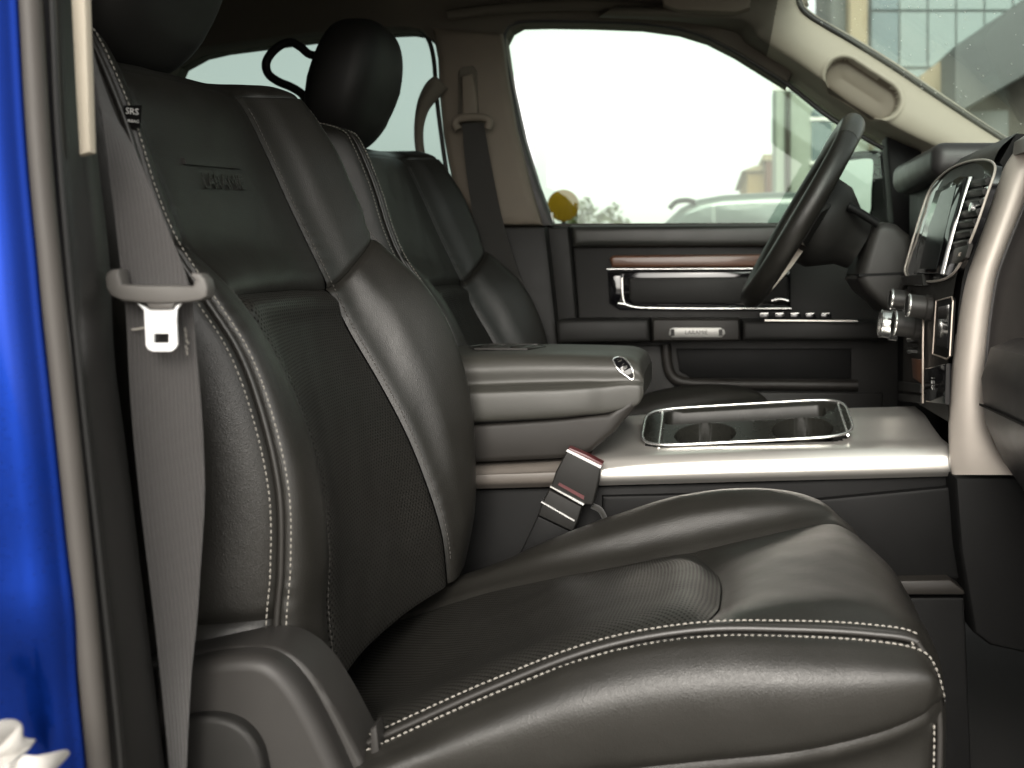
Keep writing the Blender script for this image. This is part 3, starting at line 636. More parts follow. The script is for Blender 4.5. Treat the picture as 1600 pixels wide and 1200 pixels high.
# headrest on two posts
def headrest(parent, c):
    n1, n2 = 44, 32; V, Fc = [], []
    def se(a, e): return math.copysign(abs(a) ** e, a)
    for i in range(n2 + 1):
        ph = -math.pi / 2 + math.pi * i / n2
        for k in range(n1):
            th = 2 * math.pi * k / n1
            x = se(math.cos(ph), .52) * se(math.cos(th), .66); y = se(math.cos(ph), .52) * se(math.sin(th), .55); z = se(math.sin(ph), .66)
            w = 1 - .14 * max(0, -z) ** 1.5 - .05 * max(0, z); fr = 1 - .18 * max(0, -z) - .10 * max(0, z)
            V.append(Vector((c[0] + x * .062 * fr + .028 * z + (.010 * (1 - z * z) if x > 0 else 0), c[1] + y * .128 * w, H + c[2] + z * .118 - .012 * (1 - abs(y)) * (z < -.5))))
    for i in range(n2):
        for k in range(n1): Fc.append((i * n1 + k, i * n1 + (k + 1) % n1, (i + 1) * n1 + (k + 1) % n1, (i + 1) * n1 + k))
    hr = from_lists('headrest', V, Fc, 'leather_shaded', parent, angle=180)
    path = [Vector((c[0] + .012, c[1] - .1235, H + c[2] + z)) for z in np.linspace(-.09, .10, 12)]
    for s in (-1, 1):
        tube('headrest_post', [W(c[0] - .02, c[1] + s * .075, c[2] - .09), W(c[0] - .035, c[1] + s * .075, c[2] - .22)], .007, 'chrome', parent, n=12)
        lathe('post_collar', [(0, 0), (.013, 0), (.013, .010), (.008, .012), (0, .012)], W(c[0] - .034, c[1] + s * .075, .222), (0, 0, 1), 'plastic', parent, n=20)
headrest(seat, (-.672, SEAT_Y, .362))

# ------------------------------------------------------------------ driver seat: the same seat, one place further in
dseat = copy_tree(seat, None, Vector((.0, .80, 0)))
dseat.name = 'car_seat'
tag(dseat, 'black leather driver seat with headrest against the rear window, beyond the armrest', 'car seat', 'front seats')
dead = [o for o in bpy.data.objects if o.parent == dseat and o.name.startswith('airbag_tag')]
dead += [o for o in bpy.data.objects if o.name.startswith('embossed') and o.parent and o.parent.parent == dseat]
dead = [c for o in dead for c in bpy.data.objects if c.parent == o] + dead
for o in dead: bpy.data.objects.remove(o)
for o in bpy.data.objects:                                          # the driver cushion is raised on its power base
    if o.parent == dseat:
        co_ = np.empty(len(o.data.vertices) * 3); o.data.vertices.foreach_get('co', co_); m_ = co_.reshape(-1, 3).mean(axis=0)
        if o.name.startswith('cushion') or (o.name.startswith(('piping', 'stitching')) and m_[0] > -.25 and m_[2] < H - .25): o.location = Vector((-.05, 0, .066))
hang = crpx([(520, 88), (503, 87), (484, 85), (470, 74), (455, 66), (440, 70), (425, 82), (416, 98), (419, 115), (434, 127), (455, 136), (472, 147), (478, 160), (482, 175)], 2.02, 6)
ho = tube('coat_hanger_bar', hang, .0078, 'plastic_black', None, n=12)
tag(ho, 'black bent tube loop sticking out behind the driver headrest', 'hanger')

# ------------------------------------------------------------------ seat belts
belt = thing('seat_belt', 'grey woven seat belt with metal latch tongue hanging beside the near seat', 'seat belt', P(230, 700, .92))
L = crpx([(136, 40), (143, 95), (153, 150), (165, 230), (177, 320), (188, 410), (195, 462)], .905, 6)
R = [P(q[0], q[1], Y) for q, Y in zip(cr([(141, 40), (150, 95), (180, 178), (216, 250), (252, 335), (286, 415), (300, 462)], 6), np.linspace(.945, .91, 37))]
ribbon('upper_webbing', L, R, 'belt', belt)
Lp = [(194, 455), (198, 500), (203, 600), (209, 680), (219, 780), (231, 880), (243, 980), (254, 1080), (266, 1200), (275, 1290)]
Rp = [(303, 455), (303, 500), (312, 600), (318, 690), (320, 780), (314, 880), (308, 970), (299, 1060), (292, 1200), (290, 1290)]
yl = np.linspace(.905, .925, 55); yr = .912 + .012 * np.sin(np.linspace(0, 3.1, 55))
lw = ribbon('lower_webbing', [P(q[0], q[1], y) for q, y in zip(cr(Lp, 6), yl)], [P(q[0], q[1], y) for q, y in zip(cr(Rp, 6), yr)], 'belt', belt)
for (a, b) in (((206, 515), (226, 512)),):
    tube('edge_stitch', [P(a[0], a[1], .902), P((a[0] + b[0]) / 2, a[1] - 1, .9015), P(b[0], b[1], .902)], .0009, 'thread', lw, n=6)
latch = prism('latch_plate', [(163, 434), (166, 426), (173, 421), (185, 420), (186, 430), (189, 444), (215, 446), (260, 446), (300, 447), (303, 438), (296, 432), (298, 426), (312, 427), (320, 436), (324, 450), (322, 464), (314, 469), (296, 472), (270, 474), (244, 475), (216, 473), (190, 470), (172, 462), (165, 450)], .884, .900, 'latch_plastic', belt, bevel=.0035, seg=3, both=True, label='grey plastic crossbar of the belt latch')
frame_prism('latch_tongue', [(214, 474), (226, 479), (232, 484), (268, 484), (275, 478), (283, 474), (276, 484), (275, 500), (277, 538), (274, 544), (267, 549), (239, 549), (232, 546), (228, 540), (226, 500), (225, 484)],
            [(240, 521), (264, 521), (264, 536), (240, 536)], .890, .8925, 'tongue_steel', belt, label='bright steel tongue with a square slot')
prism('tongue_root', [(226, 470), (276, 470), (268, 484), (232, 484)], .886, .897, 'latch_plastic', belt, bevel=.002)
for k in range(5):                                                  # short loose threads on the webbing edge
    u, v = 291 + RNG.uniform(-3, 3), 512 + k * 9
    tube('loose_thread', [P(u, v, .9075), P(u + RNG.uniform(-3, 3), v + 3, .9068), P(u + RNG.uniform(-2, 3), v + 7, .907)], .0004, 'thread', lw, n=5)

bk_ = thing('belt_buckle', 'black seat belt buckle with red button standing between seat and console', 'buckle', P(840, 860, 1.585))
prism('buckle_body', [(886, 703), (912, 716), (940, 729), (934, 760), (926, 790), (911, 789), (886, 775), (860, 762), (868, 738)], 1.572, 1.60, 'plastic', bk_, bevel=.004, seg=3, both=True)
prism('release_button', [(889, 699), (915, 710), (942, 724), (940, 731), (912, 718), (886, 705)], 1.576, 1.596, 'red_plastic', bk_, bevel=.002)
prism('button_rim', [(884, 705), (887, 702), (940, 728), (938, 732)], 1.570, 1.574, 'steel', bk_)
prism('buckle_band', [(859, 761), (860, 759), (913, 787), (911, 790)], 1.5695, 1.602, 'chrome', bk_)
prism('red_edge', [(872, 758), (874, 754), (913, 775), (912, 781)], 1.5712, 1.5722, 'red_plastic', bk_)
prism('lower_sleeve', [(858, 764), (910, 791), (903, 815), (895, 832), (840, 806), (846, 787)], 1.575, 1.598, 'plastic', bk_, bevel=.004, seg=3)
prism('sleeve_band', [(845, 785), (846, 783), (898, 813), (897, 815)], 1.5725, 1.600, 'steel', bk_)
prism('buckle_stalk', [(840, 806), (895, 832), (880, 880), (858, 930), (800, 930), (812, 866)], 1.580, 1.594, 'plastic_black', bk_, bevel=.003)
tube('belt_strap_end', crpx([(925, 790), (940, 800), (950, 830), (948, 880)], 1.592, 5), .012, 'belt_dark', bk_, n=8, flat=.3)

dbelt = thing('driver_seat_belt', 'dark seat belt running down the far pillar behind the driver seat', 'seat belt', P(760, 350, 2.38))
ribbon('webbing', crpx([(722, 192), (727, 250), (738, 330), (752, 400), (780, 480), (800, 560)], 2.385, 5), crpx([(756, 192), (766, 250), (782, 330), (802, 400), (830, 480), (850, 560)], 2.375, 5), 'belt_dark', dbelt)
tube('belt_ring', crpx([(716, 203), (711, 194), (716, 186), (735, 183), (755, 184), (764, 190), (762, 201)], 2.37, 5), .009, 'brown_trim', dbelt, n=10)
prism('height_adjuster', [(720, 118), (738, 114), (744, 150), (746, 186), (722, 186)], 2.385, 2.402, 'brown_trim', dbelt, bevel=.006, seg=3)

# ------------------------------------------------------------------ centre console with armrest and cup holders
con = thing('center_console', 'console between the seats with padded armrest, satin silver rail and cup holders', 'console', W(0, 1.74, -.76))
# armrest lid
def lid_row(x, sy, top, bot, g):
    ym = 1.735; f = lambda y: ym + (y - ym) * sy; zt, zb = top, bot; d = zt - zb
    return [W(x, f(1.872), zb), W(x, f(1.885), zb + d * .5), W(x, f(1.872), zt - d * .08), W(x, f(1.80), zt + .001), W(x, f(1.70), zt), W(x, f(1.635), zt - d * .03), W(x, f(1.614), zt - d * .20),
            W(x, f(1.613), zt - d * .43), W(x, f(1.610 - .009 * g), zt - d * .50), W(x, f(1.606 - .013 * g), zt - d * .60), W(x, f(1.606 - .013 * g), zb + d * .06), W(x, f(1.610), zb)]
LR = [(-.52, 1, -.120, -.218, 1), (-.42, 1, -.118, -.217, 1), (-.34, 1, -.117, -.216, 1), (-.27, 1, -.115, -.213, 1), (-.215, 1, -.115, -.210, 1), (-.175, 1, -.116, -.206, .75), (-.145, 1, -.117, -.203, .25), (-.116, .995, -.119, -.197, .0), (-.097, .985, -.127, -.190, .0), (-.089, .96, -.145, -.178, .0)]
LD = np.array([[list(p) for p in lid_row(*r)] for r in LR])
lid = panel('armrest_lid', LD, (0, 9), (0, 11), 90, 90, 'lid_pad', con, puff=0, drop=0, seams='', out=(.2, -1, 1), label='padded charcoal armrest lid')
cap = [tuple(p) for p in LD[9]]; from_lists('lid_nose', cap, [tuple(range(len(cap)))], 'lid_pad', lid)
prism('storage_bin', [(560, 668), (735, 664), (950, 647), (996, 616), (990, 640), (960, 676), (925, 705), (900, 716), (735, 724), (560, 730)], 1.606, 1.87, 'plastic_warm', con, bevel=.010, seg=3)
prism('lid_gap', [(560, 663), (735, 660), (950, 643), (990, 618), (990, 622), (950, 649), (735, 667), (560, 670)], 1.612, 1.86, 'plastic_black', con)
LP = geval(LD, np.linspace(4, 9, 160), np.linspace(3, 10, 200)).reshape(-1, 3)
LU, LV_ = U0 + LP[:, 0] / LP[:, 1] * F, V0 - (LP[:, 2] - H) / LP[:, 1] * F
def on_lid(u, v, lift):
    d = (LU - u) ** 2 + (LV_ - v) ** 2; k = np.argsort(d)[:6]; p = Vector(LP[k[np.argmin(LP[k, 1])]]); return p + (Vector((0, 0, H)) - p).normalized() * lift
lo_ = cr([(958, 562), (968, 557), (980, 563), (989, 578), (990, 592), (978, 588), (966, 576)], 4, True)
prism3('lid_latch', [on_lid(q[0], q[1], .0015) for q in lo_], (-.002, .008, -.003), 'gloss_black', lid)
tube('latch_trim', [on_lid(q[0], q[1], .002) for q in lo_], .0013, 'chrome', lid, n=6, closed=True)
# badge pressed into the lid: a shield outline with a horned head
zt = -.1135
def lidp(a, b): return W(a, b, zt)
sh_ = [(-.372, 1.742), (-.352, 1.688), (-.272, 1.688), (-.252, 1.742), (-.272, 1.800), (-.352, 1.800)]
tube('badge_outline', [lidp(*q) for q in sh_], .0016, 'piping', lid, n=6, closed=True)
bl = []
for pts in ([(-.338, 1.700), (-.325, 1.715), (-.318, 1.745), (-.326, 1.775), (-.340, 1.788), (-.352, 1.765), (-.352, 1.725)], [(-.284, 1.700), (-.298, 1.715), (-.305, 1.745), (-.297, 1.775), (-.284, 1.788), (-.272, 1.765), (-.272, 1.725)], [(-.322, 1.705), (-.302, 1.705), (-.306, 1.735), (-.300, 1.780), (-.312, 1.792), (-.324, 1.780), (-.318, 1.735)]):
    bl.append(prism3('piece', [lidp(*q) + Vector((0, 0, .0012)) for q in pts], (0, 0, -.004), 'piping', None, bevel=.0008))
join_meshes('badge_relief', bl, lid, 'piping')
# satin rail along the near edge and over the top
def rail_row(x, zb, zt_, yn): return [W(x, yn + .012, zb - .010), W(x, yn, zb), W(x, yn - .001, zb + .012), W(x, yn + .004, zt_ - .012), W(x, yn + .016, zt_ - .003), W(x, yn + .042, zt_), W(x, yn + .075, zt_ + .001), W(x, yn + .14, zt_ + .010), W(x, 1.80, zt_ + .020), W(x, 1.885, zt_ + .024)]
def zr(x): 
    t = (x + .35) / .72; return -.304 + .019 * t
RL = np.array([[list(p) for p in rail_row(x, zr(x), zr(x) + h_, 1.600)] for x, h_ in ((-.54, .022), (-.34, .024), (-.25, .026), (-.17, .030), (-.10, .034), (0, .036), (.10, .036), (.20, .036), (.30, .036), (.362, .036))])
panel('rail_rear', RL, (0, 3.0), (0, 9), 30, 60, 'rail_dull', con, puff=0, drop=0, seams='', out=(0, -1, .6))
rl = panel('rail', RL, (3.0, 9), (0, 9), 90, 110, 'silver', con, puff=0, drop=0, seams='', out=(0, -1, .6), label='satin silver rail and console top around the cup holders')
bm = bmesh.new(); bm.from_mesh(rl.data)
cut = [f for f in bm.faces if rbox(f.calc_center_median().x, f.calc_center_median().y, .068, 1.7385, .156, .070, .036) < 0]
bmesh.ops.delete(bm, geom=cut, context='FACES'); bm.to_mesh(rl.data); bm.free()
# cup holder tray as one moulded sheet with two wells and a long bin
def tray_pt(s, t):                                                  # s along x, t from near to far
    a, b = P(1000, 703, 1.662), P(1338, 686, 1.662); c, d = P(1010, 645, 1.815), P(1318, 627, 1.815)
    return (a.lerp(b, s)).lerp(c.lerp(d, s), t)
NX, NY = 230, 110; V, Fc, UV = [], [], []
Lx = (tray_pt(1, .5) - tray_pt(0, .5)).length; Ly = (tray_pt(.5, 1) - tray_pt(.5, 0)).length
def sst(a, b, x):
    t = min(max((x - a) / (b - a), 0), 1); return t * t * (3 - 2 * t)
for j in range(NY + 1):
    for i in range(NX + 1):
        s, t = i / NX, j / NY; x, y = s * Lx, t * Ly; p = tray_pt(s, t); d = 0
        inner = rbox(x, y, Lx * .52, Ly * .5, Lx * .43, Ly * .46, .035)
        d -= .006 * sst(.004, -.004, inner)
        for cx in (.300, .765):
            r = math.hypot((x - Lx * cx), (y - Ly * .34)); d -= .085 * sst(.0475, .045, r)
        d -= .045 * sst(.002, -.003, rbox(x, y, Lx * .50, Ly * .80, Lx * .395, Ly * .135, .012)) * (1 if math.hypot(x - Lx * .3, y - Ly * .34) > .046 and math.hypot(x - Lx * .765, y - Ly * .34) > .046 else 0)
        V.append(p + Vector((0, 0, d + .004))); UV.append((x, y))
keep = lambda i, j: rbox(i / NX * Lx, j / NY * Ly, Lx * .5, Ly * .5, Lx * .5, Ly * .5, .04) < .001
for j in range(NY):
    for i in range(NX):
        if keep(i + .5, j + .5): a = j * (NX + 1) + i; Fc.append((a, a + 1, a + NX + 2, a + NX + 1))
tr = from_lists('cup_tray', V, Fc, 'gloss_tray' if 'gloss_tray' in MATS else mat('gloss_tray', (.014, .014, .012), .28, spec=.14, noise=.1, nscale=40), con, uv=UV, angle=60, label='dark glossy tray with two round cup wells')
rp = []
for k in range(72):
    a = 2 * math.pi * k / 72; c_, s_ = math.cos(a), math.sin(a); e = .22
    x = .5 + .5 * math.copysign(abs(c_) ** (e * 1.2), c_); y = .5 + .5 * math.copysign(abs(s_) ** (e * 2.0), s_)
    rp.append(tray_pt(x, y) + Vector((0, 0, .005)))
tube('tray_rim', rp, .0024, 'chrome', con, n=10, closed=True)
for s in (.085, .965):
    tube('tray_crossbar', [tray_pt(s, t) + Vector((0, 0, .003)) for t in np.linspace(.06, .94, 14)], .0022, 'chrome', con, n=8)
prism3('tray_end', [tray_pt(s, t) + Vector((0, 0, .001)) for s, t in ((.02, .12), (.075, .05), (.075, .95), (.02, .88))], (0, 0, -.006), 'gloss_black', con)
# console flank under the rail
prism('console_flank', [(560, 770), (945, 758), (1492, 741), (1500, 900), (1510, 1200), (560, 1300)], 1.625, 1.88, 'plastic_black', con, bevel=.01)
prism('flank_panel', [(1180, 790), (1490, 760), (1502, 905), (1240, 905)], 1.612, 1.63, 'plastic_black', con, bevel=.006)
prism('flank_panel', [(940, 775), (1170, 770), (1230, 880), (940, 900)], 1.616, 1.63, 'plastic_black', con, bevel=.006)
prism('flank_ledge', [(1380, 908), (1485, 906), (1508, 924), (1508, 930), (1380, 930)], 1.585, 1.64, 'plastic_warm', con, bevel=.005)
prism('lower_flank', [(1200, 934), (1508, 933), (1522, 1300), (1200, 1300)], 1.600, 1.64, 'plastic_black', con, bevel=.006)

# ------------------------------------------------------------------ dashboard with centre stack
dash = thing('dashboard', 'dashboard with silver framed centre stack, touch screen, vents and climate knobs', 'dashboard', W(.5, 1.7, -.45))
prof = [(.462, .10), (.455, .150), (.462, .180), (.480, .198), (.53, .208), (.70, .18), (.95, .10), (.95, -.50), (.56, -.50), (.52, -.25), (.49, -.05)]
prism3('dash_body', [W(x, .86, z) for x, z in prof], (0, 1.53, 0), 'dash_pad', dash, bevel=.01)
prism3('dash_top_pad', [W(x, .90, z) for x, z in [(.445, .172), (.448, .192), (.468, .205), (.53, .212), (.80, .165), (.80, .15), (.47, .172)]], (0, 1.02, 0), 'dash_top', dash, bevel=.006, seg=3)
XS = [(-.40, .352), (-.20, .350), (-.10, .352), (-.05, .355), (0.0, .362), (.06, .378), (.12, .398), (.165, .416), (.20, .436)]
def xs(z):
    for (a, xa), (b, xb) in zip(XS, XS[1:]):
        if z <= b: break
    t = (z - a) / (b - a); return xa + (xb - xa) * t
def onstack(u, v, lift=0.0):
    z = 0.0
    for _ in range(14):
        x = xs(z) - lift; Y = min(max(x * F / (u - U0), 1.3), 2.6); z = z * .3 + .7 * (V0 - v) * Y / F
    return Vector((x, Y, H + z))
zz = [.205, .185, .165, .14, .11, .08, .05, .02, -.01, -.05, -.10, -.15, -.21]
C = np.array([[list(W(xs(z) + .02 * max(0, (Y - 1.93) / .06) ** 2 + .012 * (z > .19), Y, z)) for Y in (1.575, 1.62, 1.70, 1.80, 1.90, 1.96, 2.0)] for z in zz])
st = panel('stack_face', C, (0, 12), (0, 6), 60, 40, 'plastic_warm', dash, puff=0, drop=0, seams='', out=(-1, 0, 0))
prism3('stack_body', [W(xs(z) + .012, 1.585, z) for z in zz] + [W(.60, 1.585, -.21), W(.60, 1.585, .19)], (0, .40, 0), 'plastic_black', dash)
def spoly(name, pts, lift, th, m_, parent=dash, bevel=.0015, label=None, n=0):
    if n: pts = cr(pts, n, True)
    return prism3(name, [onstack(p[0], p[1], lift) for p in pts], (th, 0, 0), m_, parent, bevel=bevel, label=label)
fr = [(1553, 256), (1540, 250), (1515, 252), (1488, 262), (1466, 279), (1452, 298), (1440, 330), (1428, 370), (1418, 405), (1414, 425), (1425, 438), (1450, 440), (1476, 436), (1494, 422), (1508, 395), (1526, 352), (1542, 305), (1554, 270)]
tube('screen_surround', [onstack(q[0], q[1], .004) for q in cr(fr, 4, True)], .0020, 'silver_side', dash, n=10, closed=True, label='chrome ring around screen and vent')
spoly('stack_inset', fr, .002, .01, 'gloss_black', bevel=.0, n=3)
scr = spoly('touch_screen', [(1462, 297), (1498, 275), (1512, 276), (1488, 352), (1468, 428), (1426, 428), (1432, 400), (1446, 345)], .010, .009, 'gloss_black', bevel=.003, label='dark glossy touch screen')
spoly('display', [(1470, 300), (1494, 288), (1474, 372), (1462, 420), (1436, 420), (1452, 352)], .0108, .001, 'screen', scr, bevel=0)
tube('screen_edge', [onstack(u, v, .011) for u, v in ((1516, 280), (1506, 310), (1494, 350), (1482, 395), (1474, 428))], .0012, 'silver', dash, n=6)
# vent slats beside the screen
for k in range(7):
    v = 278 + k * 16; u = 1536 - (v - 278) * .30
    a, b = onstack(u - 18, v + 3, .004), onstack(u + 10, v - 2, .004)
    prism3('vent_slat', [a, b, b + Vector((-.006, 0, -.004)), a + Vector((-.006, 0, -.004))], (.002, 0, -.008), 'plastic', dash, bevel=.0008)
lathe('vent_thumbwheel', [(0, 0), (.007, 0), (.007, .006), (0, .007)], onstack(1522, 325, .004), (-1, 0, .2), 'chrome', dash, n=16)
spoly('vent_button', [(1492, 388), (1514, 382), (1508, 402), (1496, 412), (1486, 412)], .007, .006, 'plastic_warm', dash, bevel=.001)
bo_ = onstack(1499, 398, .0085); text_mesh('button_marks', 'A/C', .009, bo_, (0, -1, 0), (.3, 0, 1), 'silver_dull', dash, extrude=.0002)
# silver side frame of the stack
sl = [(1600, 222), (1585, 240), (1571, 262), (1562, 285), (1550, 325), (1531, 380), (1514, 430), (1503, 480), (1495, 540), (1489, 600), (1486, 660), (1487, 715), (1491, 742)]
sr = [(1690, 215), (1650, 236), (1622, 262), (1610, 285), (1590, 335), (1570, 385), (1554, 430), (1545, 480), (1538, 540), (1535, 600), (1541, 660), (1562, 710), (1590, 742)]
C = np.array([[list(P(a[0] - 4, a[1], 1.592)), list(P(a[0], a[1], 1.578)), list(P(a[0] * .72 + b[0] * .28, a[1] * .72 + b[1] * .28, 1.560)), list(P(a[0] * .35 + b[0] * .65, a[1] * .35 + b[1] * .65, 1.552)), list(P(b[0], b[1], 1.556)), list(P(b[0] + 8, b[1], 1.585))] for a, b in zip(sl, sr)])
panel('side_frame', C, (0, 12), (0, 5), 80, 34, 'silver_side', dash, puff=0, drop=0, seams='', out=(-.5, -1, .2), label='satin silver frame down the near side of the centre stack')
# passenger side of the dash, right of the silver frame
C = np.array([[list(P(b[0] + 2, b[1], 1.562)), list(P(b[0] + 14, b[1], 1.55) + Vector((.0, 0, 0))), list(P(b[0], b[1], 1.556) + Vector((.03, -.10, 0))), list(P(b[0], b[1], 1.556) + Vector((.05, -.35, 0))), list(P(b[0], b[1], 1.556) + Vector((.06, -.68, 0)))] for b in sr])
panel('passenger_fascia', C, (0, 12), (0, 4), 50, 30, 'dash_pad', dash, puff=0, drop=0, seams='', out=(-1, -.3, 0))
gb = [W(.390, 1.505, -.098), W(.45, 1.505, -.075), W(.60, 1.505, -.06), W(.60, 1.505, -.33), W(.46, 1.505, -.33), W(.405, 1.505, -.25), W(.382, 1.505, -.20), W(.377, 1.505, -.14)]
prism3('glove_box', gb, (0, -.60, 0), 'dash_pad', dash, bevel=.014, seg=4)
prism3('glove_box_seam', [W(.376, 1.500, -.175), W(.376, 1.500, -.178), W(.44, 1.500, -.195), W(.44, 1.500, -.192)], (0, -.55, 0), 'plastic_black', dash)
prism('lower_side_panel', [(1491, 744), (1584, 744), (1640, 760), (1640, 1030), (1548, 1010), (1522, 990), (1500, 860)], 1.566, 1.66, 'plastic_black', dash, bevel=.008, seg=3)
# pocket and switches under the screen
pk = [(1463, 470), (1487, 464), (1489, 470), (1484, 556), (1480, 561), (1457, 553)]
spoly('phone_pocket', pk, .003, .004, 'plastic_black', bevel=.0)
tube('pocket_trim', [onstack(q[0], q[1], .004) for q in pk], .0013, 'silver_dull', dash, n=6, closed=True)
spoly('pocket_back', [(1466, 480), (1483, 476), (1480, 545), (1463, 540)], .0045, .002, 'gloss_black', bevel=0)
lm_ = spoly('switch_module', [(1444, 575), (1478, 568), (1476, 632), (1446, 628)], .008, .008, 'gloss_black', bevel=.002)
text_mesh('switch_lettering', '12V', .013, onstack(1456, 598, .0095), (0, 0, -1), (0, -1, 0), 'white_print', lm_, extrude=.0002)
tube('switch_trim', [onstack(q[0], q[1], .006) for q in ((1443, 470), (1442, 540), (1442, 630))], .0016, 'silver_dull', dash, n=6)
spoly('wood_insert', [(1424, 560), (1440, 562), (1440, 600), (1426, 590)], .004, .003, 'wood', bevel=.001)
for (v0, v1) in ((596, 610), (614, 626)):
    spoly('push_button', [(1404, v0), (1438, v0 + 4), (1438, v1 + 4), (1404, v1)], .008, .008, 'plastic', bevel=.0015)
def knob(Y, z, xf, xb, r, chrome=False):
    o = W(xb, Y, z); d = xb - xf
    k = lathe('climate_knob', [(0, -.01), (r * 1.12, -.01), (r * 1.12, d * .15), (r, d * .22), (r * .96, d - .003), (r * .90, d), (0, d)], o, (-1, 0, .12), 'chrome' if chrome else 'plastic_grey', dash, n=36)
    lathe('knob_ring', [(r * .97, d - .004), (r * 1.02, d - .003), (r * 1.02, d - .001), (r * .90, d + .001), (r * .86, d + .0005)], o, (-1, 0, .12), 'chrome', k, n=36)
knob(1.90, -.044, .322, .352, .0175); knob(1.72, -.051, .318, .352, .0185); knob(1.96, -.089, .314, .335, .025, True); knob(1.80, -.083, .310, .350, .021)
spoly('tray_lip', [(1406, 432), (1440, 428), (1442, 446), (1410, 446)], .012, .012, 'plastic_grey', bevel=.003)
for k in range(4): spoly('toggle', [(1416, 520 + k * 9), (1424, 519 + k * 9), (1426, 524 + k * 9), (1418, 526 + k * 9)], .010, .010, 'chrome' if k % 2 else 'plastic', bevel=.001)
# instrument hood and steering column
box('instrument_hood', W(.402, 1.93, .172), W(.62, 2.36, .236), 'dash_pad', dash, bevel=.026, seg=5)
box('instrument_panel', W(.44, 1.98, .02), W(.60, 2.36, .18), 'plastic_black', dash, bevel=.01)
box('knee_panel', W(.42, 1.98, -.32), W(.60, 2.40, .04), 'plastic_black', dash, bevel=.02)
prism('column_shroud', [(1366, 352), (1382, 346), (1402, 350), (1424, 368), (1432, 400), (1424, 440), (1408, 476), (1390, 490), (1352, 455), (1340, 436)], 2.03, 2.21, 'plastic_grey', dash, bevel=.018, seg=4)
prism('column_gap', [(1342, 428), (1432, 424), (1432, 428), (1342, 432)], 2.028, 2.212, 'plastic_black', dash)
tube('column_stalk', crpx([(1372, 350), (1340, 330), (1325, 322)], 2.02, 4), .008, 'plastic_black', dash, n=10)

# ------------------------------------------------------------------ steering wheel
sw = thing('steering_wheel', 'black leather steering wheel seen edge on before the far window', 'steering wheel', W(.185, 2.10, .124))
e1, e2 = Vector((.505, 0, .863)), Vector((0, 1, 0)); en_ = Vector((-.863, 0, .505)); ce = W(.186, 2.10, .122)
def wp(r, a, h): return ce + (e1 * math.cos(a) + e2 * math.sin(a)) * r + en_ * h
tube('rim', [wp(.190, 2 * math.pi * k / 96, 0) for k in range(96)], .0205, 'leather', sw, n=16, closed=True)
for c0, c1 in ((-.75, .75),):
    tube('rim_grip', [wp(.190, c0 + (c1 - c0) * k / 40, 0) for k in range(41)], [.0225 - .0015 * (abs(k - 20) / 20) ** 6 for k in range(41)], 'soft_pad', sw, n=16)
lathe('hub', [(0, .000), (.060, -.002), (.082, -.012), (.090, -.030), (.088, -.060), (.070, -.085), (.055, -.105), (.050, -.130), (0, -.130)], ce, en_, 'plastic', sw, n=40)
for a, w0, w1, m_ in ((math.radians(100), .030, .046, 'plastic'), (math.radians(-100), .030, .046, 'plastic'), (math.radians(155), .016, .026, 'silver_dull'), (math.radians(-155), .016, .026, 'silver_dull')):
    t_ = (e1 * -math.sin(a) + e2 * math.cos(a))
    top = [wp(.182, a, .002) - t_ * w0, wp(.182, a, .002) + t_ * w0, wp(.12, a, -.010) + t_ * w1 * .9, wp(.06, a, -.016) + t_ * w1, wp(.06, a, -.016) - t_ * w1, wp(.12, a, -.010) - t_ * w1 * .9]
    sp = prism3('spoke', top, -en_ * .024, m_, sw, bevel=.006, seg=3)
for s in (-1, 1):
    for k in range(3):
        a = math.radians(s * 100); b0 = wp(.125, a, -.004) + e1 * (.018 - .018 * k)
        box('thumb_switch', (-.010, -.014, -.004), (.010, .014, .004), 'gloss_black', sw, bevel=.002, rot=None).matrix_basis = Matrix.Translation(b0) @ Matrix((e1, e2, en_)).transposed().to_4x4()

# ------------------------------------------------------------------ driver door
door = thing('driver_door', 'closed driver door with black panel, wood strip, armrest and large clear window', 'car door', P(1100, 760, 2.48))
prism('door_panel', [(892, 354), (1402, 352), (1402, 480), (1520, 500), (1520, 800), (870, 800), (872, 530), (904, 500)], 2.465, 2.53, 'plastic', door, bevel=.006)
prism('top_pad', [(891, 352), (1396, 350), (1396, 384), (894, 386)], 2.435, 2.52, 'soft_pad', door, bevel=.015, seg=4)
prism('end_panel', [(849, 358), (856, 354), (888, 354), (892, 386), (902, 505), (868, 508), (862, 440)], 2.445, 2.52, 'plastic', door, bevel=.008, seg=3)
prism('wood_strip', [(952, 404), (958, 399), (1232, 397), (1232, 417), (956, 418)], 2.445, 2.47, 'wood', door, bevel=.006, seg=3, label='brown wood strip above the door handle')
tube('chrome_strip', [P(948, 420.5, 2.446), P(1232, 419.5, 2.446)], .0022, 'chrome', door, n=8)
prism('handle_recess', [(949, 424), (1236, 423), (1236, 486), (968, 484), (952, 474)], 2.452, 2.468, 'gloss_black', door, bevel=.004)
prism('inner_panel', [(982, 434), (1232, 432), (1232, 474), (990, 475), (983, 468)], 2.447, 2.46, 'plastic', door, bevel=.005)
prism('door_handle', [(952, 430), (972, 428), (974, 474), (960, 472), (953, 460)], 2.442, 2.46, 'gloss_black', door, bevel=.004)
tube('chrome_strip', crpx([(972, 434), (973, 460), (976, 474)], 2.440, 4), .0014, 'chrome', door, n=6)
tube('chrome_strip', crpx([(966, 474), (976, 475), (988, 479), (1010, 481), (1100, 482), (1200, 482), (1236, 482)], 2.443, 4), [.0035] * 8 + [.0026] * 17, 'chrome', door, n=8)
am = prism('armrest', [(868, 502), (880, 499), (1014, 498), (1016, 534), (870, 537)], 2.37, 2.47, 'plastic', door, bevel=.010, seg=3)
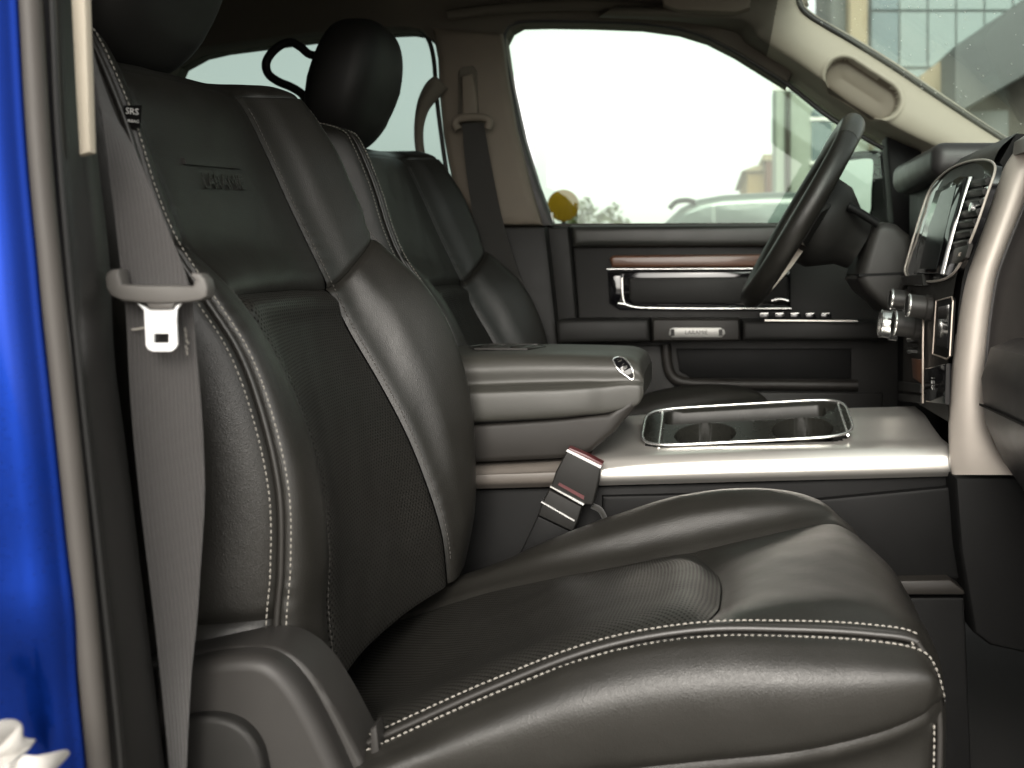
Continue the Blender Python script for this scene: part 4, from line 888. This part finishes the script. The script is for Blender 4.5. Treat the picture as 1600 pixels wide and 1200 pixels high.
prism('armrest', [(1019, 498), (1156, 498), (1157, 533), (1019, 534)], 2.366, 2.47, 'plastic_warm', door, bevel=.008, seg=3)
prism('armrest', [(1160, 500), (1400, 502), (1400, 532), (1160, 533)], 2.37, 2.47, 'plastic', door, bevel=.010, seg=3)
pl = prism('trim_plate', [(1047, 514), (1052, 512), (1126, 512), (1132, 516), (1133, 521), (1128, 527), (1050, 527), (1045, 523)], 2.362, 2.37, 'plate_metal', door, bevel=.001, label='small bright metal name plate on the door armrest')
text_mesh('plate_lettering', 'LARAMIE', .0125, P(1088, 519.5, 2.3612), (1, 0, 0), (0, 0, 1), 'dark_print', pl, extrude=.0003, sx=1.0)
for u in (1051, 1126): prism('plate_end', [(u - 3, 514.5), (u + 3, 514.5), (u + 3, 525), (u - 3, 525)], 2.3612, 2.3625, 'gloss_black', pl)
for k in range(5):
    u = 1186 + k * 24
    prism('window_switch', [(u, 490), (u + 16, 489), (u + 18, 498), (u + 1, 499)], 2.395, 2.41, 'gloss_black', door, bevel=.002)
    tube('switch_tip', [P(u + 2, 490, 2.394), P(u + 14, 489.5, 2.394)], .0014, 'chrome', door, n=6)
tube('mirror_switch', crpx([(1205, 470), (1218, 467), (1232, 470)], 2.40, 4), .003, 'chrome', door, n=8)
tube('armrest_trim', [P(1195, 500.5, 2.368), P(1340, 501.5, 2.368)], .0020, 'silver', door, n=6)
prism('map_pocket', [(1056, 545), (1330, 545), (1330, 592), (1080, 590), (1062, 580)], 2.455, 2.468, 'plastic_black', door, bevel=.003)
tube('pocket_lip', crpx([(1040, 538), (1043, 570), (1052, 590), (1075, 598), (1130, 600), (1220, 601), (1340, 602)], 2.452, 5), .012, 'plastic_warm', door, n=12)
prism('lower_panel', [(880, 540), (1034, 540), (1040, 585), (1056, 606), (1090, 612), (1380, 614), (1380, 800), (880, 800)], 2.458, 2.47, 'plastic', door, bevel=.005)
tube('lock_knob', [P(862, 352, 2.455), P(862, 332, 2.455)], [.0042, .0034], 'white_paint', door, n=10)
prism('window_pane', [(780, 20), (1240, 20), (1440, 200), (1440, 360), (860, 360)], 2.492, 2.496, 'glass', door, label='clear driver window')
tube('window_sill_seal', [P(856, 352, 2.475), P(1395, 350.5, 2.475)], .004, 'rubber', door, n=8)
def mY(u): return 3.02 - (u - 1304) / 88 * .22
mo = cr([(1300, 262), (1309, 244), (1328, 237), (1362, 235), (1380, 244), (1388, 270), (1392, 320), (1388, 352), (1340, 350), (1306, 330)], 4, True)
mr = prism3('side_mirror', [P(q[0], q[1], mY(q[0])) for q in mo], (.14, .07, 0), 'plastic_black', door, bevel=.014, seg=3)
mg = cr([(1309, 264), (1316, 254), (1334, 250), (1360, 248), (1366, 256), (1363, 300), (1360, 334), (1340, 328), (1316, 310)], 3, True)
prism3('mirror_glass', [P(q[0], q[1], mY(q[0]) - .004) + Vector((-.003, 0, 0)) for q in mg], (.003, .0015, 0), 'mirror_glass', mr)

# ------------------------------------------------------------------ crumpled cloth by the painted panel
from mathutils import noise as mn
bm = bmesh.new(); pin = P(-14, 1222, .735); NA, NR_ = 130, 40; grid = []
for i in range(NA):
    th = -.35 + 2.6 * i / (NA - 1); R_ = .036 + .022 * math.exp(-((th - .38) / .17) ** 2) + .018 * math.exp(-((th - 1.2) / .28) ** 2) + .02 * math.exp(-((th - 2.2) / .4) ** 2); row_ = []
    for j in range(NR_):
        t = .08 + .92 * j / (NR_ - 1); r = R_ * t
        f = .012 * math.sin(th * 9.5 + 2.0 * t) + .006 * math.sin(th * 23 - 3 * t + 1) + .004 * mn.noise(Vector((th * 5, t * 6, 2)))
        d = Vector((math.cos(th), 0, math.sin(th)))
        row_.append(bm.verts.new(pin + d * r + Vector((0, -.030 * math.sin(t * 2.6) - f * t ** .7, 0)) + Vector((.004 * math.sin(t * 14 + th * 8), 0, .004 * math.sin(t * 17 - th * 6))) * t))
    grid.append(row_)
for i in range(NA - 1):
    for j in range(NR_ - 1): bm.faces.new((grid[i][j], grid[i + 1][j], grid[i + 1][j + 1], grid[i][j + 1]))
co = finish(bm, 'crumpled_cloth', 'white_cloth', None, angle=180); sm_ = co.modifiers.new('thickness', 'SOLIDIFY'); sm_.thickness = .0016
tag(co, 'crumpled white cloth at the bottom left beside the blue panel', 'cloth')

# ------------------------------------------------------------------ outside, beyond the far windows
def bevel_prism(*a, **k): return prism(*a, **k)
mat('suv_paint', (.10, .13, .115), .3, coat=.8, metal=.3)
mat('wall_mint', (.27, .30, .255), .85, noise=.08, nscale=3)
mat('wall_cream', (.30, .25, .165), .85, noise=.08, nscale=3)
mat('wall_ochre', (.26, .18, .08), .85, noise=.1, nscale=3)
mat('wall_brick', (.12, .055, .035), .85, noise=.1, nscale=3)
mat('wall_grey', (.105, .115, .11), .85, noise=.08, nscale=2)
mat('wall_brown', (.04, .035, .028), .85, noise=.15, nscale=2)
mat('window_teal', (.02, .06, .065), .15)
mat('pane_pale', (.17, .225, .21), .25, noise=.12, nscale=.6)
mat('pane_teal', (.08, .135, .14), .25, noise=.12, nscale=.6)
mat('bark', (.10, .075, .05), .9); mat('leaf', (.06, .075, .02), .6, noise=.4, nscale=5)
suv = thing('parked_suv', 'pale silver green SUV parked beyond the driver window', 'car', (0.8, 5.8, 0))
YS = 5.0
def S(x, z, Y=YS): return Vector((x, Y, z))
prism3('body', [S(*q) for q in ((-1.75, .45), (-1.80, .75), (-1.72, .98), (-1.5, 1.08), (-.55, 1.16), (2.95, 1.20), (3.02, .9), (2.98, .45))], (0, 1.75, 0), 'suv_paint', suv, bevel=.06, seg=4, both=True)
gh = [P(q[0], q[1], YS) for q in ((960, 400), (1034, 348), (1062, 322), (1090, 308), (1130, 301), (1200, 297), (1400, 294), (1700, 296), (2000, 305), (2080, 350), (2100, 400))]
gh = [p + Vector((0, .10, 0)) for p in gh]
prism3('roof', gh, (0, 1.55, 0), 'suv_paint', suv, bevel=.05, seg=4, both=True)
prism('side_window', [(1046, 352), (1074, 326), (1112, 321), (1112, 352)], YS + .085, YS + .12, 'glass_car', suv, bevel=.004)
prism('side_window', [(1118, 352), (1118, 321), (1145, 320), (1240, 318), (1240, 352)], YS + .085, YS + .12, 'glass_car', suv, bevel=.004)
prism('side_window', [(1250, 352), (1250, 318), (1480, 316), (1480, 352)], YS + .085, YS + .12, 'glass_car', suv, bevel=.004)
tube('roof_rail', crpx([(1046, 326), (1056, 316), (1072, 313), (1086, 316)], YS + .1, 4), .012, 'plastic_black', suv, n=8)
for x in (-.95, 2.0):
    for y in (5.02, 6.55):
        w = lathe('wheel', [(0, 0), (.22, .02), (.25, 0), (.36, .01), (.37, .05), (.37, .17), (.36, .21), (0, .21)], (x, y, .37), (0, 1, 0), 'rubber_black', suv, n=28)
        lathe('rim', [(0, -.006), (.06, -.012), (.21, .004), (.23, .0)], (x, y, .37), (0, 1, 0), 'silver_dull', w, n=20)
sgn = thing('round_marker', 'round amber marker disc on a thin post just outside the driver window', 'marker', (P(880, 350, 4.2).x, 4.2, 0))
c_ = P(880, 321, 4.2)
lathe('disc', [(0, 0), (.058, 0), (.061, .002), (.061, .010), (.058, .012), (0, .012)], c_, (0, 1, 0), 'amber', sgn, n=40)
tube('post', [c_ + Vector((0, .018, -.04)), Vector((c_.x, 4.218, 0))], .008, 'plastic_black', sgn, n=8)
mb = thing('mint_building', 'pale mint walled building with an arched window behind the steering wheel', 'building', (2, 15, 0))
YB = 14.0; pb = P(1213, 128, YB); x0 = pb.x; zt_ = pb.z
box('wall', (x0, YB, 0), (x0 + 2.1, YB + .9, zt_), 'wall_mint', mb, bevel=.02)
box('cornice', (x0 - .06, YB - .06, zt_ - .12), (x0 + 2.16, YB - .001, zt_ + .03), 'white_paint', mb, bevel=.01)
tube('downpipe', [P(1231, 146, YB - .08), P(1231, 430, YB - .08)], .035, 'wall_brown', mb, n=8)
prism('corner_pilaster', [(1213, 140), (1224, 140), (1224, 600), (1213, 600)], YB - .05, YB - .001, 'wall_mint', mb)
wdw = prism('window', [(1268, 188), (1300, 188), (1300, 252), (1268, 252)], YB - .03, YB + .0, 'window_teal', mb)
prism('window_frame', [(1266, 252), (1302, 252), (1302, 257), (1266, 257)], YB - .07, YB - .001, 'white_paint', wdw)
prism('window_head', [(1266, 183), (1302, 183), (1302, 188), (1266, 188)], YB - .07, YB - .001, 'white_paint', wdw)
prism('window_arch', [tuple((1284 + 17 * math.cos(a), 182 - 17 * math.sin(a))) for a in np.linspace(0, math.pi, 14)], YB - .03, YB + .0, 'window_teal', mb)
oh = thing('ochre_house', 'small ochre house beside the mint building', 'building', (1, 18, 0))
p_ = P(1168, 268, 18); q_ = P(1196, 268, 18); box('wall', (p_.x, 18, 0), (q_.x, 22, p_.z), 'wall_ochre', oh)
prism3('roof', [Vector((p_.x - .1, 17.9, p_.z)), Vector((q_.x, 17.9, p_.z)), Vector((q_.x, 17.9, p_.z + .12)), Vector((p_.x + .1, 17.9, p_.z + .08))], (0, 4.2, 0), 'wall_cream', oh)
p_ = P(1197, 251, 17.5); q_ = P(1211, 251, 17.5)
rt = thing('brick_tower', 'narrow red brick block beside the mint building', 'building', (p_.x, 18, 0))
box('wall', (p_.x, 17.5, 0), (q_.x, 20, p_.z), 'wall_brick', rt); box('parapet', (p_.x - .05, 17.45, p_.z), (q_.x + .05, 20.05, p_.z + .10), 'wall_cream', rt)
gbld = thing('glazed_building', 'tall pale glazed building seen through the windscreen', 'building', (5, 27, 0))
YG = 24.0; pg = P(1358, 0, YG); xg = pg.x
box('wall', (xg - .3, YG, 0), (xg + 9, YG + 8, 16), 'wall_grey', gbld)
for r_ in range(9):
    for c in range(7):
        xa = xg + .05 + c * .62; za = 1.0 + r_ * 1.25
        prism3('pane', [Vector((xa, YG - .04, za)), Vector((xa + .58, YG - .04, za)), Vector((xa + .58, YG - .04, za + 1.19)), Vector((xa, YG - .04, za + 1.19))], (0, .05, 0), 'pane_teal' if c == 0 else 'pane_pale', gbld)
cb = thing('cream_building', 'cream coloured columned building left of the glazed one', 'building', (3, 21, 0))
for (ua, ub, m_, y_) in ((1298, 1322, 'wall_grey', 21.5), (1328, 1356, 'wall_cream', 21.0)):
    a, b = P(ua, 0, y_), P(ub, 0, y_); box('pier', (a.x, y_, 0), (b.x, y_ + 3, 9), m_, cb, bevel=.03)
a, b = P(1322, 60, 22), P(1328, 60, 22); box('infill', (a.x - .2, 22, 0), (b.x + .2, 24, 7), 'wall_mint', cb)
gh_ = thing('gabled_house', 'grey gabled house with walls darkened to shaded brown at the right of the windscreen', 'building', (4, 12, 0))
YH = 10.0
prism('roof_slab', [(1492, 72), (1620, -16), (1760, -100), (1760, 30), (1600, 118), (1505, 172), (1492, 172)], YH, YH + 5, 'wall_grey', gh_, bevel=.02)
prism('cream_gable', [(1438, 118), (1492, 78), (1492, 172), (1440, 190)], YH + .6, YH + 4.5, 'wall_cream', gh_, bevel=.02)
prism('wall', [(1505, 174), (1600, 120), (1760, 34), (1760, 680), (1505, 680)], YH + .5, YH + 4.6, 'wall_brown', gh_)  # dark brown carries the shade on the wall below the roof
prism('shutter', [(1512, 174), (1576, 172), (1576, 260), (1512, 260)], YH + .42, YH + .5, 'wall_grey', gh_, bevel=.01)
prism('wall_post', [(1440, 176), (1505, 174), (1505, 690), (1440, 690)], YH + .55, YH + 4.6, 'wall_mint', gh_)
tree = thing('tree', 'pale leafy tree top showing above the window sill', 'tree', (P(925, 340, 11).x, 11, 0))
tc_ = P(928, 352, 11)
tube('trunk', [Vector((tc_.x, 11, 0)), Vector((tc_.x + .05, 11, 1.1)), tc_], [.09, .07, .03], 'bark', tree, n=10)
V, Fc = [], []
for k in range(900):
    d = Vector(RNG.normal(size=3)); d.normalize(); r = RNG.uniform(.2, 1) ** .5
    c = tc_ + Vector((d.x * .36 * r, d.y * .35 * r, d.z * .22 * r * (1 - .35 * math.sin(d.x * 7))))
    a = Vector(RNG.normal(size=3)).normalized() * RNG.uniform(.02, .04); b = a.cross(Vector(RNG.normal(size=3))).normalized() * a.length * .5; o = len(V)
    V += [c - a, c + b, c + a, c - b]; Fc.append((o, o + 1, o + 2, o + 3))
from_lists('crown', V, Fc, 'leaf', tree, smooth=False)
